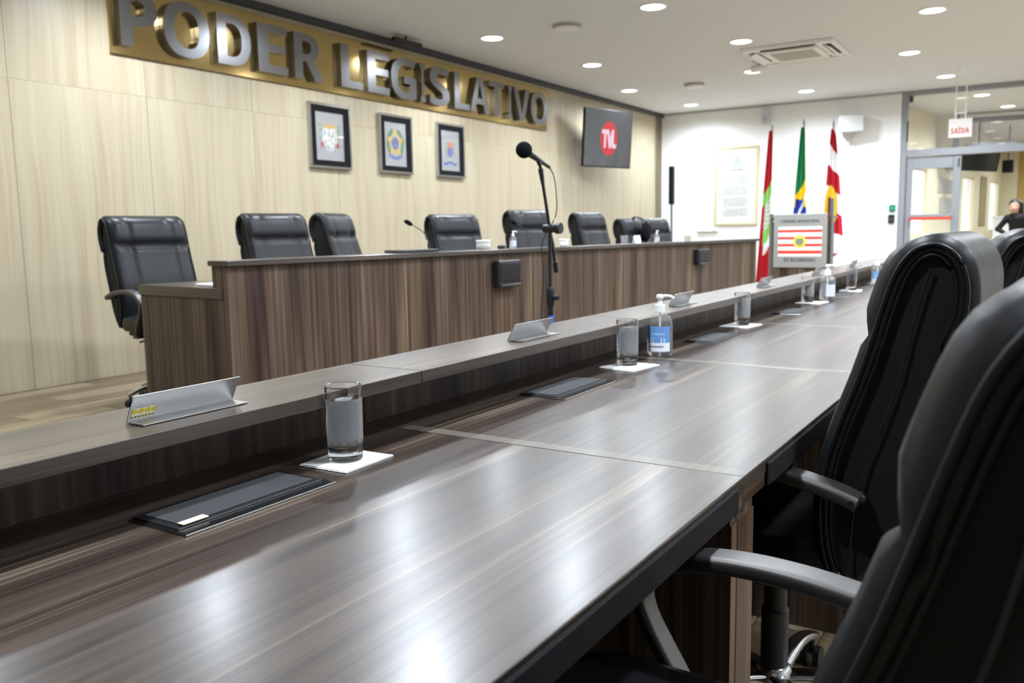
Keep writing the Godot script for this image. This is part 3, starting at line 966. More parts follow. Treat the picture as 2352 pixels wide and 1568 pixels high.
func build_chairs() -> void:
	var c := make_chair()
	c.position = Vector3(-0.503, 0, -1.91)
	c.rotation.y = PI - 0.03
	c.set_meta("group", "chairs at the long desk row")
	c.set_meta("label", "black leather high-back chair tucked in beside the first desk joint")
	var a := copy(c, Vector3(-0.312, 0, -0.84), PI - 0.05, "black leather chair pulled back from the desk with the taped socket cover")
	# its tilt is unlocked: the back leans further about the seat hinge
	for k in a.get_children():
		var nm := String(k.name)
		if nm.begins_with("backrest") or nm.begins_with("piping") or nm.begins_with("seam") or nm.begins_with("rear_lip"):
			var hinge := Vector3(-0.15, 0.46, 0)
			var bs := Basis(Vector3.BACK, 0.04)
			k.transform = Transform3D(bs, hinge - bs * hinge)
	copy(c, Vector3(-0.405, 0, -2.83), PI + 0.07, "black leather chair pulled out from the desk, next beyond the tucked-in one")
	# those behind the presiding desk: back's place along the desk, distance behind its front, turn, lift
	var seats := [
		[0.40, 1.2, -0.05, 0.008, "black leather high-back chair at the open near end of the presiding desk"],
		[1.37, 1.2, -0.06, 0.03, "black leather chair, second from the presiding desk's open end"],
		[2.06, 1.4, 0.42, 0.04, "black leather chair turned aside, third from the presiding desk's open end"],
		[3.22, 1.15, -0.20, 0.032, "black leather chair behind the closed laptop and white tubs"],
		[4.30, 1.15, -0.18, 0.078, "black leather chair behind the microphone stand and pump bottle"],
		[5.33, 1.11, -0.04, 0.063, "black leather chair behind the squat jar on the presiding desk"],
		[6.2, 1.1, 0.0, 0.002, "black leather chair with a dark bag hung on it, at the desk's far end"],
		[7.3, 1.42, -0.2, 0.01, "last black leather chair past the far end of the presiding desk"]]
	for q: Array in seats:
		var p: Vector3 = desk_0 + desk_u * (q[0] + 0.32 * sin(q[2])) - desk_n * q[1] + Vector3(0, DAIS, 0)
		var o := copy(c, p, -DESK_TURN + q[2], q[4])
		o.set_meta("group", "chairs behind the presiding desk")
		# gas lift: the upper works rise, the base stays
		if q[3] != 0.0:
			for k in o.get_children():
				if not (String(k.name).begins_with("base_leg") or String(k.name).begins_with("caster") or String(k.name).begins_with("hub") or String(k.name).begins_with("gas_column")):
					k.position.y += q[3]
	# a dark bag over the seventh chair
	var bp: Vector3 = desk_0 + desk_u * 6.28 - desk_n * 1.255 + Vector3(0, DAIS + 0.98, 0)
	var bag := MB.new()
	var rows := []
	for k in 11:
		var f := k / 10.0
		var r := sqrt(maxf(0.0004, 1.0 - pow(2 * f - 1, 2.0)))
		var row := []
		for s in 18:
			var an := TAU * s / 18
			var wob := 1.0 + 0.12 * sin(3 * an + f * 6.0)
			row.append(Vector3(cos(an) * 0.05 * r * wob, (f - 0.5) * 0.24, sin(an) * 0.1 * r * wob))
		rows.append(row)
	bag.grid(rows, true, false, true)
	var bt := thing("shoulder_bag", "dark soft bag hung over a chair at the desk's far end", "bag", bp, 0.0)
	part("pouch", bag, M.foam, bt)
	part("strap", tube(smooth3([Vector3(0, 0.08, -0.05), Vector3(-0.055, 0.145, -0.03), Vector3(-0.12, 0.17, -0.02), Vector3(-0.17, 0.155, 0.0), Vector3(-0.12, 0.17, 0.02), Vector3(-0.055, 0.145, 0.03), Vector3(0, 0.08, 0.05)]), 0.008, 8), M.black, bt)

# ---------------------------------------------------------------- the lettered board
func build_sign() -> void:
	var b := thing("lettered_sign", "polished brass board with raised steel letters reading PODER LEGISLATIVO", "sign", Vector3(WALL_X, 0, 0))
	part("brass_board", bx(Vector3(0.012, 2.735, -6.862), Vector3(0.02, 0.53, 6.2), 0.002, 2), M.brass, b)
	var lets := [["P", 3.81, 4.115], ["O", 4.165, 4.575], ["D", 4.65, 4.985], ["E", 5.06, 5.385], ["R", 5.465, 5.815], ["L", 6.045, 6.34], ["E", 6.41, 6.73], ["G", 6.76, 7.155], ["I", 7.225, 7.31], ["S", 7.385, 7.735], ["L", 7.83, 8.115], ["A", 8.13, 8.52], ["T", 8.52, 8.85], ["I", 8.935, 9.02], ["V", 9.06, 9.44], ["O", 9.47, 9.89]]
	for q: Array in lets:
		var h := 0.41 if q[0] in ["O", "G", "S"] else 0.395
		put_letters("letter", q[0], q[2] - q[1], h, 0.05, M.letter, b, Vector3(0.05, 2.728, -(q[1] + q[2]) / 2), PI / 2)

func emblem(kind: int) -> ImageTexture:
	var im := Image.create(160, 176, false, Image.FORMAT_RGB8)
	im.fill(rgb(176, 177, 180))
	var nz := FastNoiseLite.new()
	nz.seed = 3 + kind; nz.frequency = 0.05
	for y in 176:
		for x in 160:
			var p := Vector2(x - 80, y - 84)
			var r := p.length()
			var an := atan2(p.y, p.x)
			var c := Color(-1, 0, 0)
			if kind == 1:
				# star on a round blue shield in a green wreath over a ribbon
				if r < 25: c = rgb(60, 92, 168)
				if r < 25 and Vector2(x - 80, y - 84).length() < 17 and int(x / 4 + y / 5) % 4 == 0: c = rgb(150, 172, 214)
				var star := 40.0 + 16.0 * cos(5 * (an + PI / 2))
				if r >= 25 and r < star: c = rgb(224, 182, 62)
				if r >= star and r > 42 and r < 62 and absf(p.x) > 16 and p.y < 48: c = rgb(44, 118, 70) if int(an * 14) % 2 == 0 else rgb(98, 142, 70)
				if p.y > 40 and p.y < 66 and absf(p.x) < 56 - absf(p.y - 53) and absf(p.y - 53 - 6 * cos(p.x * 0.05)) < 7: c = rgb(92, 116, 186)
			elif kind == 2:
				# crested shield over a blue ribbon
				if absf(p.x) < 22 and p.y > -34 and p.y < -8: c = rgb(206, 120, 84)
				if absf(p.x) < 24 - maxf(0, p.y - 14) * 0.8 and p.y >= -8 and p.y < 34: c = rgb(86, 96, 176)
				if absf(p.x) < 8 and p.y > 34 and p.y < 48: c = rgb(214, 190, 120)
				if absf(p.y - 58 + 4 * cos(p.x * 0.07)) < 6 and absf(p.x) < 56: c = rgb(70, 96, 178)
				if c.r < 0 and absf(absf(p.x) - 34) < 6 and absf(p.y) < 34: c = rgb(150, 158, 140)
			else:
				# pale crest with a yellow crown, red and green touches
				if absf(p.x) < 34 and p.y > -40 and p.y < -26: c = rgb(216, 176, 84)
				if absf(p.x) < 40 - maxf(0, p.y - 20) * 0.7 and p.y >= -26 and p.y < 56: c = rgb(240, 240, 238) if nz.get_noise_2d(x * 2, y * 0.7) > -0.1 else rgb(170, 172, 168)
				if p.y > 24 and p.y < 44 and absf(absf(p.x) - 44) < 9: c = rgb(178, 70, 62)
				if absf(absf(p.x) - 52) < 7 and p.y < 24 and p.y > -40 and nz.get_noise_2d(x, y) > 0: c = rgb(120, 146, 112)
			if c.r >= 0: im.set_pixel(x, y, c)
	return ImageTexture.create_from_image(im)

func build_wall_things() -> void:
	# three framed crests
	var fr := [[-5.65, 6.19 - 5.65, "framed crest with red touches beside the brass board's long word, first of three"], [-6.603, 0.515, "framed crest with a blue disc in a green wreath, middle of three"], [-7.545, 0.515, "framed crest with an orange and blue shield over a blue ribbon, last of three"]]
	for k in 3:
		var w: float = fr[k][1]
		var zc: float = fr[k][0] - w / 2
		var h := 0.59
		var o := thing("framed_crest", fr[k][2], "picture frame", Vector3(WALL_X, 2.065, zc), 0, "framed crests on the panelled wall")
		for s: float in [-1.0, 1.0]:
			part("silver_frame", bx(Vector3(0.018, s * (h / 2 - 0.012), 0), Vector3(0.034, 0.024, w), 0.003), M.chrome, o)
			part("silver_frame", bx(Vector3(0.018, 0, s * (w / 2 - 0.012)), Vector3(0.034, h - 0.05, 0.024), 0.003), M.chrome, o)
			part("black_border", bx(Vector3(0.016, s * (h / 2 - 0.049), 0), Vector3(0.022, 0.05, w - 0.05), 0.002), M.black_matt, o)
			part("black_border", bx(Vector3(0.016, 0, s * (w / 2 - 0.054)), Vector3(0.022, h - 0.148, 0.06), 0.002), M.black_matt, o)
		var pm := textured(emblem(k), Vector2(1, 1), 0.1, 0.6)
		pm.metallic = 0.35
		var m := MB.new()
		m.closed = false
		var hw := w / 2 - 0.083
		var hh := h / 2 - 0.073
		m.grid([[Vector3(0.012, hh, hw), Vector3(0.012, hh, -hw)], [Vector3(0.012, -hh, hw), Vector3(0.012, -hh, -hw)]])
		part("print", m, pm, o)
		part("backing_board", bx(Vector3(0.006, 0, 0), Vector3(0.008, h - 0.03, w - 0.03)), M.grey_plastic, o)
		part("glazing", bx(Vector3(0.0185, 0, 0), Vector3(0.002, hh * 2, hw * 2)), M.pane, o)
	# television with the station's round mark
	var tv := thing("television", "flat television showing a round red mark, angled off the panelled wall", "television", Vector3(-5.42, 2.44, -11.1), PI / 2 - 0.30)
	var tilt := Node3D.new()
	var W := 0.98
	var H := 0.8
	var body := part("casing", bx(Vector3(0, 0, 0), Vector3(W, H, 0.045), 0.006), M.black, tv)
	body.rotation.x = 0.07
	var im := Image.create(340, 200, false, Image.FORMAT_RGB8)
	for y in 200:
		for x in 340:
			var col := rgb(96, 100, 102)
			var p := Vector2(x - 172, y - 100)
			if p.length() < 62: col = rgb(212, 66, 70)
			var lt := 9e9
			for sg: Array in [[Vector2(-46, -24), Vector2(-8, -24)], [Vector2(-28, -24), Vector2(-28, 28)], [Vector2(-8, -26), Vector2(8, 28)], [Vector2(8, 28), Vector2(24, -26)], [Vector2(28, -26), Vector2(28, 26)], [Vector2(28, 26), Vector2(48, 26)]]:
				var q := Geometry2D.get_closest_point_to_segment(p, sg[0], sg[1])
				lt = minf(lt, q.distance_to(p))
			if lt < 7.5: col = rgb(238, 214, 232)
			im.set_pixel(x, y, col)
	var tex := ImageTexture.create_from_image(im)
	var sm := mat(rgb(14, 14, 15), 0.08, 0.0, 0.6)
	sm.emission_enabled = true
	sm.emission = Color.BLACK
	sm.emission_texture = tex
	sm.emission_energy_multiplier = 1.0
	var m := MB.new()
	m.closed = false
	m.grid([[Vector3(-W / 2 + 0.012, H / 2 - 0.012, 0.0232), Vector3(W / 2 - 0.012, H / 2 - 0.012, 0.0232)], [Vector3(-W / 2 + 0.012, -H / 2 + 0.02, 0.0232), Vector3(W / 2 - 0.012, -H / 2 + 0.02, 0.0232)]])
	part("screen", m, sm, body)
	part("wall_plate", bx(Vector3(-0.1, 0, -0.36), Vector3(0.3, 0.3, 0.02), 0.004), M.black, tv)
	part("mount_arm", tube([Vector3(-0.1, 0, -0.35), Vector3(0, 0, -0.02)], 0.03), M.black, tv)
	tilt.free()
	# column loudspeaker on a pole
	var cs := thing("column_loudspeaker", "slim black column loudspeaker on a pole in the room's corner", "speaker", Vector3(-4.92, 0, -12.27))
	part("column", bx(Vector3(0, 1.81, 0), Vector3(0.075, 0.57, 0.08), 0.01), M.black, cs)
	part("grille", bx(Vector3(0.01, 1.81, 0.042), Vector3(0.06, 0.54, 0.006), 0.002), M.black_matt, cs)
	part("pole", tube([Vector3(0, 0.04, 0), Vector3(0, 1.53, 0)], 0.014, 12), M.dark_trim, cs)
	part("foot", lathed([Vector2(0.001, 0), Vector2(0.17, 0), Vector2(0.17, 0.012), Vector2(0.03, 0.04), Vector2(0.001, 0.045)], 28), M.black, cs)
	# framed document on the white wall
	var doc := thing("framed_document", "tall cream-framed document with a crest and lines of text on the white wall", "picture frame", Vector3(-4.46, 1.84, BACK_Z))
	var fm := mat(rgb(196, 186, 146), 0.5)
	var dw := 0.73
	var dh := 1.28
	for s: float in [-1.0, 1.0]:
		part("frame", bx(Vector3(0, s * (dh / 2 - 0.02), 0.014), Vector3(dw, 0.04, 0.026), 0.004), fm, doc)
		part("frame", bx(Vector3(s * (dw / 2 - 0.02), 0, 0.014), Vector3(0.04, dh - 0.08, 0.026), 0.004), fm, doc)
	var di := Image.create(128, 240, false, Image.FORMAT_RGB8)
	di.fill(rgb(222, 222, 214))
	var rg := RandomNumberGenerator.new()
	rg.seed = 4
	for k in 34:
		var y := 84 + k * 4
		if k % 9 == 8: continue
		var x0 := 20 + (rg.randi() % 6 if k % 9 else 12)
		var x1 := 106 - (rg.randi() % 30 if k % 9 == 7 else rg.randi() % 8)
		var x := x0
		while x < x1:
			var l := 3 + rg.randi() % 8
			di.fill_rect(Rect2i(x, y, mini(l, x1 - x), 2), rgb(116, 124, 126))
			x += l + 2
	di.fill_rect(Rect2i(44, 66, 42, 4), rgb(110, 120, 122))
	for y in range(18, 60):
		for x in range(44, 84):
			var p := Vector2(x - 64, y - 40)
			if absf(p.x) < 12 and p.y < -10 and p.y > -18: di.set_pixel(x, y, rgb(226, 206, 130))
			elif p.length() < 14: di.set_pixel(x, y, rgb(150, 166, 196) if (x + y) % 3 else rgb(196, 204, 200))
			elif absf(p.y - 15) < 3 and absf(p.x) < 20: di.set_pixel(x, y, rgb(164, 174, 206))
	var dm := MB.new()
	dm.closed = false
	dm.grid([[Vector3(-dw / 2 + 0.035, dh / 2 - 0.035, 0.012), Vector3(dw / 2 - 0.035, dh / 2 - 0.035, 0.012)], [Vector3(-dw / 2 + 0.035, -dh / 2 + 0.035, 0.012), Vector3(dw / 2 - 0.035, -dh / 2 + 0.035, 0.012)]])
	part("printed_sheet", dm, textured(ImageTexture.create_from_image(di), Vector2.ONE, 0.5), doc)
	part("backing_board", bx(Vector3(0, 0, 0.005), Vector3(dw - 0.03, dh - 0.03, 0.008)), M.white, doc)
	# white wall boxes and trunking
	var ws := thing("wall_loudspeaker", "white box loudspeaker high on the white wall behind the flags", "speaker", Vector3(-2.7, 2.7, BACK_Z))
	var wb := part("cabinet", bx(Vector3(0, 0, 0.19), Vector3(0.36, 0.25, 0.22), 0.02), mat(rgb(214, 215, 216), 0.5), ws)
	wb.rotation = Vector3(0.12, 0.2, 0)
	part("bracket", bx(Vector3(0, 0, 0.05), Vector3(0.08, 0.08, 0.1), 0.006), M.white, ws)
	var wk := thing("wall_sensor_box", "small grey box high on the white wall beside the left flagpole", "sensor", Vector3(-3.985, 2.915, BACK_Z))
	part("case", bx(Vector3(0, 0, 0.035), Vector3(0.12, 0.24, 0.066), 0.012), mat(rgb(200, 202, 206), 0.5), wk)
	part("lens", bx(Vector3(0, -0.04, 0.07), Vector3(0.07, 0.09, 0.006), 0.002), mat(rgb(180, 184, 190), 0.3), wk)
	structure("trim_4", bx(Vector3(-2.66, 1.28, BACK_Z + 0.013), Vector3(0.035, 2.56, 0.024), 0.004), mat(rgb(226, 224, 218), 0.6))
	var shf := thing("wall_cable_cover", "thin white cable cover low on the white wall beneath the framed document", "cable cover", Vector3(-4.93, 1.12, BACK_Z))
	part("cover", bx(Vector3(0, 0, 0.022), Vector3(0.36, 0.035, 0.042), 0.006), M.white, shf)
	part("joint_clip", bx(Vector3(0.12, 0, 0.045), Vector3(0.03, 0.04, 0.004), 0.001), M.grey_plastic, shf)
	var ac := thing("exit_button", "green push button beside the glass door", "button", Vector3(-2.072, 1.41, BACK_Z))
	part("plate", bx(Vector3(0, 0, 0.012), Vector3(0.085, 0.1, 0.022), 0.004), M.green, ac)
	part("push_knob", tube([Vector3(0, 0, 0.023), Vector3(0, 0, 0.035)], 0.02, 14), mat(rgb(60, 170, 120), 0.4), ac)
	var kp := thing("access_reader", "black access reader under the green button", "card reader", Vector3(-2.08, 1.25, BACK_Z))
	part("case", bx(Vector3(0, 0, 0.016), Vector3(0.085, 0.13, 0.03), 0.006), M.black, kp)
	part("keypad", bx(Vector3(0, -0.01, 0.0325), Vector3(0.06, 0.07, 0.003)), M.dark_trim, kp)
	# flags on poles
	var fl := [[-3.52, 2.68, "hanging flag of red, white and green on the left pole", 0, 2.35], [-3.075, 2.69, "hanging flag of green, yellow and blue on the middle pole", 1, 2.0], [-2.672, 2.64, "hanging flag of red and white stripes with a yellow disc on the right pole", 2, 1.75]]
	for q: Array in fl:
		flag(q[0], q[1], q[2], q[3], q[4])
	lectern()

func flag(x: float, top: float, lab: String, kind: int, drop: float) -> void:
	var z := -12.6
	var o := thing("flag_on_pole", lab, "flag", Vector3(x, 0, z), 0, "")
	part("foot", lathed([Vector2(0.001, 0.0), Vector2(0.14, 0.0), Vector2(0.14, 0.015), Vector2(0.03, 0.05), Vector2(0.016, 0.12), Vector2(0.001, 0.12)], 24), M.chrome, o)
	part("pole", tube([Vector3(0, 0.1, 0), Vector3(0, top - 0.1, 0)], 0.013, 10), M.satin, o)
	part("finial", lathed([Vector2(0.001, top - 0.1), Vector2(0.012, top - 0.1), Vector2(0.018, top - 0.07), Vector2(0.008, top - 0.04), Vector2(0.001, top)], 12), M.satin, o)
	var im := Image.create(96, 320, false, Image.FORMAT_RGB8)
	for y in 320:
		for x2 in 96:
			var u := x2 / 96.0
			var v := y / 320.0
			var c := Color.WHITE
			var nzz := sin(x2 * 0.7) * sin(y * 0.35)
			if kind == 0:
				var e := v + 0.10 * (u - 0.5)
				c = rgb(184, 36, 44)
				if e > 0.345 and e < 0.43: c = rgb(150, 204, 104)
				if e >= 0.43 and e < 0.60: c = rgb(232, 236, 226) if nzz < 0.2 else rgb(130, 150, 110)
				if e >= 0.60 and e < 0.68 and u > 0.2: c = rgb(150, 204, 104)
				if u < 0.22 and e > 0.42: c = rgb(184, 36, 44)
				if e >= 0.68 and e < 0.75 and u > 0.35: c = rgb(236, 238, 236)
			elif kind == 1:
				c = rgb(32, 126, 78)
				var e := v + 0.12 * (u - 0.5)
				if e > 0.42: c = rgb(240, 200, 30)
				var r := Vector2((u - 0.45) * 0.9, v - 0.64).length()
				if v > 0.5 and r < 0.34 or v > 0.56: c = rgb(44, 62, 158)
				if absf(v - 0.62 + 0.22 * (u - 0.3)) < 0.022: c = rgb(228, 234, 238)
				if v > 0.68 and v < 0.76 and nzz > 0.72: c = rgb(190, 200, 226)
				if u > 0.93 and v < 0.4: c = rgb(226, 206, 40)
			else:
				var e := v + 0.10 * (0.5 - u)
				c = rgb(186, 34, 46) if int(floor(e * 6.2)) % 2 == 0 else rgb(240, 238, 240)
				var p := Vector2((u - 0.36) * 0.42, v - 0.60)
				if p.length() < 0.16: c = rgb(232, 196, 52)
				if absf(p.x) < 0.085 and p.y > -0.06 and p.y < 0.16: c = rgb(96, 84, 66) if nzz > 0 else (rgb(168, 66, 54) if u < 0.36 else rgb(110, 148, 190))
			im.set_pixel(x2, y, c)
	var fm := textured(ImageTexture.create_from_image(im), Vector2.ONE, 0.75, 0.3)
	fm.backlight_enabled = true
	fm.backlight = Color(0.15, 0.15, 0.15)
	var m := MB.new()
	m.closed = false
	var rows := []
	var y0 := top - 0.14
	for k in 41:
		var f := k / 40.0
		var row := []
		for s in 49:
			var g := s / 48.0
			var wd: float = lerpf(0.05, [0.2, 0.24, 0.3][kind], pow(f, 0.75))
			var lean: float = [-0.06, -0.01, 0.02][kind] * f
			if kind == 2 and f > 0.75: wd *= 1.0 - 0.6 * (f - 0.75) / 0.25 * (1.0 - g)
			var fold := sin(g * 15.0 + f * 1.7) * 0.028 + sin(g * 31.0 + 1.3) * 0.012
			row.append(Vector3((g - [0.62, 0.55, 0.42][kind]) * wd + lean, y0 - drop * f + 0.02 * sin(g * 9.0) * f, 0.035 + fold * (0.35 + 0.65 * f)))
		rows.append(row)
	m.grid(rows)
	part("cloth", m, fm, o)

func lectern() -> void:
	var z := -11.5
	var xc := -2.81
	var t := thing("lectern", "steel-posted wooden lectern with a striped red and white crest panel before the flags", "lectern", Vector3(xc, 0, z))
	var bt := DAIS * 0.0
	for s: float in [-1.0, 1.0]:
		part("post", tube([Vector3(s * 0.385, bt, 0), Vector3(s * 0.385, 1.33, 0)], 0.026, 14), M.satin, t)
		part("foot", bx(Vector3(s * 0.385, 0.02, 0), Vector3(0.1, 0.04, 0.5), 0.008), M.satin, t)
	part("body", bx(Vector3(0, 0.62, -0.12), Vector3(0.72, 1.2, 0.3), 0.004, 1), M.wood_front, t)
	part("reading_top", bx(Vector3(0, 1.27, -0.16), Vector3(0.76, 0.03, 0.42), 0.004, 0), M.wood, t)
	var pn := part("crest_panel", bx(Vector3(0, 0.975, 0.045), Vector3(0.68, 0.7, 0.012), 0.003), mat(rgb(196, 196, 194), 0.42, 0.9), t)
	part("white_field", bx(Vector3(0, 0.965, 0.0525), Vector3(0.555, 0.385, 0.003)), M.paper, pn)
	for k in 4:
		var st := part("stripe", bx(Vector3(0, 0.828 + k * 0.0915, 0.0555), Vector3(0.555, 0.044 if k == 0 else 0.036, 0.002)), M.red, pn)
	var disc := MB.new()
	disc.cyl(Vector3(0.0, 0.965, 0.0565), Vector3(0.0, 0.965, 0.0595), 0.083, 0.083, 28)
	part("disc", disc, M.yellow, pn)
	var shd := MB.new()
	var poly := PackedVector2Array([Vector2(-0.045, 1.005), Vector2(0.045, 1.005), Vector2(0.05, 0.95), Vector2(0.035, 0.925), Vector2(0.0, 0.915), Vector2(-0.035, 0.925), Vector2(-0.05, 0.95)])
	shd.extrude(poly, 0.0012)
	part("shield", shd, mat(rgb(120, 134, 120), 0.6), pn, Vector3(0.0, 0, 0.061))
	put_letters("lettering", "CÂMARA MUNICIPAL", 0.5, 0.045, 0.002, M.dark_trim, pn, Vector3(0, 1.235, 0.0525), 0.0)
	put_letters("lettering", "DE BLUMENAU", 0.4, 0.045, 0.002, M.dark_trim, pn, Vector3(0, 0.725, 0.0525), 0.0)

# ---------------------------------------------------------------- small things on the long table
func make_tumbler(lab: String, at: Vector3, level: float) -> Node3D:
	var g := thing("drinking_glass", lab, "glass", at, 0, "drinking glasses on the long desk row")
	var R := 0.0325
	var H := 0.134
	part("tumbler", lathed([Vector2(0.0002, 0), Vector2(0.028, 0), Vector2(0.0295, 0.0012), Vector2(0.0305, 0.004), Vector2(0.0318, 0.06), Vector2(R, H - 0.002), Vector2(R - 0.0008, H), Vector2(R - 0.0016, H - 0.001), Vector2(0.0300, 0.06), Vector2(0.0288, 0.019), Vector2(0.026, 0.0155), Vector2(0.0002, 0.0148)], 40), M.glass, g)
	if level > 0:
		part("water", lathed([Vector2(0.0002, 0.0150), Vector2(0.026, 0.0157), Vector2(0.02885, 0.0192), Vector2(0.03005, 0.06), Vector2(0.0307, level - 0.001), Vector2(0.0307, level - 0.001), Vector2(0.0300, level - 0.0018), Vector2(0.0002, level - 0.002)], 40), M.water, g)
		var m := MB.new()
		m.closed = false
		var rows := []
		for k in 9:
			var y := lerpf(0.03, level, k / 8.0)
			var r := lerpf(0.0312, R, y / H) + 0.0004
			var row := []
			for s in 41: row.append(Vector3(cos(TAU * s / 40) * r, y, sin(TAU * s / 40) * r))
			rows.append(row)
		m.grid(rows)
		part("condensation", m, M.fog, g)
	return g

func napkin(lab: String, at: Vector3, turn: float, size: float, long := 1.18) -> void:
	var o := thing("paper_napkin", lab, "napkin", at, turn, "paper napkins under the glasses")
	for q in 2:
		var m := MB.new()
		var nz := FastNoiseLite.new()
		nz.seed = 20 + q + int(absf(at.z) * 10)
		nz.frequency = 9.0
		var rows := []
		for k in 15:
			var row := []
			var f := k / 14.0 - 0.5
			for s in 15:
				var g := s / 14.0 - 0.5
				var h := 0.0
				if absf(f) + absf(g) > 0.45: h = maxf(0.0, 0.0024 * nz.get_noise_2d(f, g)) * (absf(f) + absf(g))
				row.append(Vector3(f * size, q * 0.0015 + 0.0012 + h, g * size * long * (0.96 if q else 1.0)))
			for s in 15:
				var g := 0.5 - s / 14.0
				row.append(Vector3(f * size, q * 0.0015, g * size * long * (0.96 if q else 1.0)))
			rows.append(row)
		m.grid(rows, true, false, true)
		part("ply", m, M.paper, o)

func pump_bottle(lab: String, at: Vector3, turn: float, labelled: bool, sc: float, facing := 1.85) -> Node3D:
	var o := thing("pump_bottle", lab, "bottle", at, turn)
	var k := sc
	var R := 0.041
	var prof := [Vector2(0.0002, 0), Vector2(0.034, 0), Vector2(0.039, 0.004), Vector2(R, 0.012), Vector2(R, 0.10), Vector2(0.039, 0.114), Vector2(0.032, 0.126), Vector2(0.02, 0.135), Vector2(0.014, 0.14), Vector2(0.014, 0.146), Vector2(0.0002, 0.146)]
	for q in prof.size(): prof[q] = prof[q] * k
	part("body", lathed(prof, 32), M.clear, o)
	var gel := []
	for q: Vector2 in [Vector2(0.0002, 0.002), Vector2(0.032, 0.002), Vector2(0.0395, 0.012), Vector2(0.0395, 0.092), Vector2(0.0002, 0.092)]: gel.append(q * k)
	part("gel", lathed(gel, 32), M.water, o)
	part("dip_tube", tube([Vector3(0, 0.006, 0) * k, Vector3(0, 0.14, 0) * k], 0.003 * k, 8), M.white_plastic, o)
	var cap := []
	for q: Vector2 in [Vector2(0.0002, 0.1405), Vector2(0.0165, 0.1405), Vector2(0.0165, 0.1405), Vector2(0.0165, 0.162), Vector2(0.0155, 0.164), Vector2(0.0155, 0.164), Vector2(0.007, 0.165), Vector2(0.007, 0.182), Vector2(0.0115, 0.183), Vector2(0.0115, 0.191), Vector2(0.009, 0.196), Vector2(0.0002, 0.197)]: cap.append(q * k)
	part("pump_head", lathed(cap, 24), M.white_plastic, o)
	var sp := []
	for q: Vector3 in smooth3([Vector3(0.005, 0.189, 0), Vector3(0.02, 0.191, 0), Vector3(0.036, 0.188, 0), Vector3(0.043, 0.182, 0)]): sp.append(q * k)
	part("spout", tube(sp, 0.0048 * k, 10), M.white_plastic, o)
	if labelled:
		# printed label round part of the body: blue field over a white one with a line of print
		var im := Image.create(160, 160, false, Image.FORMAT_RGB8)
		for y in 160:
			for x in 160:
				var c := rgb(104, 150, 206) if y < 104 else rgb(232, 236, 240)
				if y > 40 and y < 56 and x > 30 and x < 120 and (x / 4) % 3 != 0: c = rgb(160, 192, 228)
				if y > 66 and y < 104:
					var b := absf(x - 108.0)
					if b < 13 and b > 6 and y > 72: c = rgb(225, 234, 242)
					if absf(x - 30.0) < 6 or absf(x - 48.0) < 4: c = rgb(160, 196, 230)
				if y > 122 and y < 134 and x > 16 and x < 112 and (x / 3) % 4 != 1: c = rgb(76, 92, 116)
				im.set_pixel(x, y, c)
		var m := MB.new()
		m.closed = false
		var rows := []
		for q in 5:
			var y := lerpf(0.098, 0.018, q / 4.0)
			var row := []
			for s in 21:
				var a := facing + lerpf(0.95, -0.95, s / 20.0)
				row.append(Vector3(cos(a) * (R + 0.0006), y, sin(a) * (R + 0.0006)) * k)
			rows.append(row)
		m.grid(rows)
		part("label_print", m, textured(ImageTexture.create_from_image(im), Vector2.ONE, 0.4), o)
	else:
		var m := MB.new()
		m.closed = false
		var rows := []
		for q in 3:
			var y := lerpf(0.09, 0.025, q / 2.0)
			var row := []
			for s in 13:
				var a := lerpf(0.7, -0.7, s / 12.0) + 1.4
				row.append(Vector3(cos(a) * (R + 0.0006), y, sin(a) * (R + 0.0006)) * k)
			rows.append(row)
		m.grid(rows)
		part("label_print", m, mat(rgb(198, 204, 224), 0.4), o)
	return o

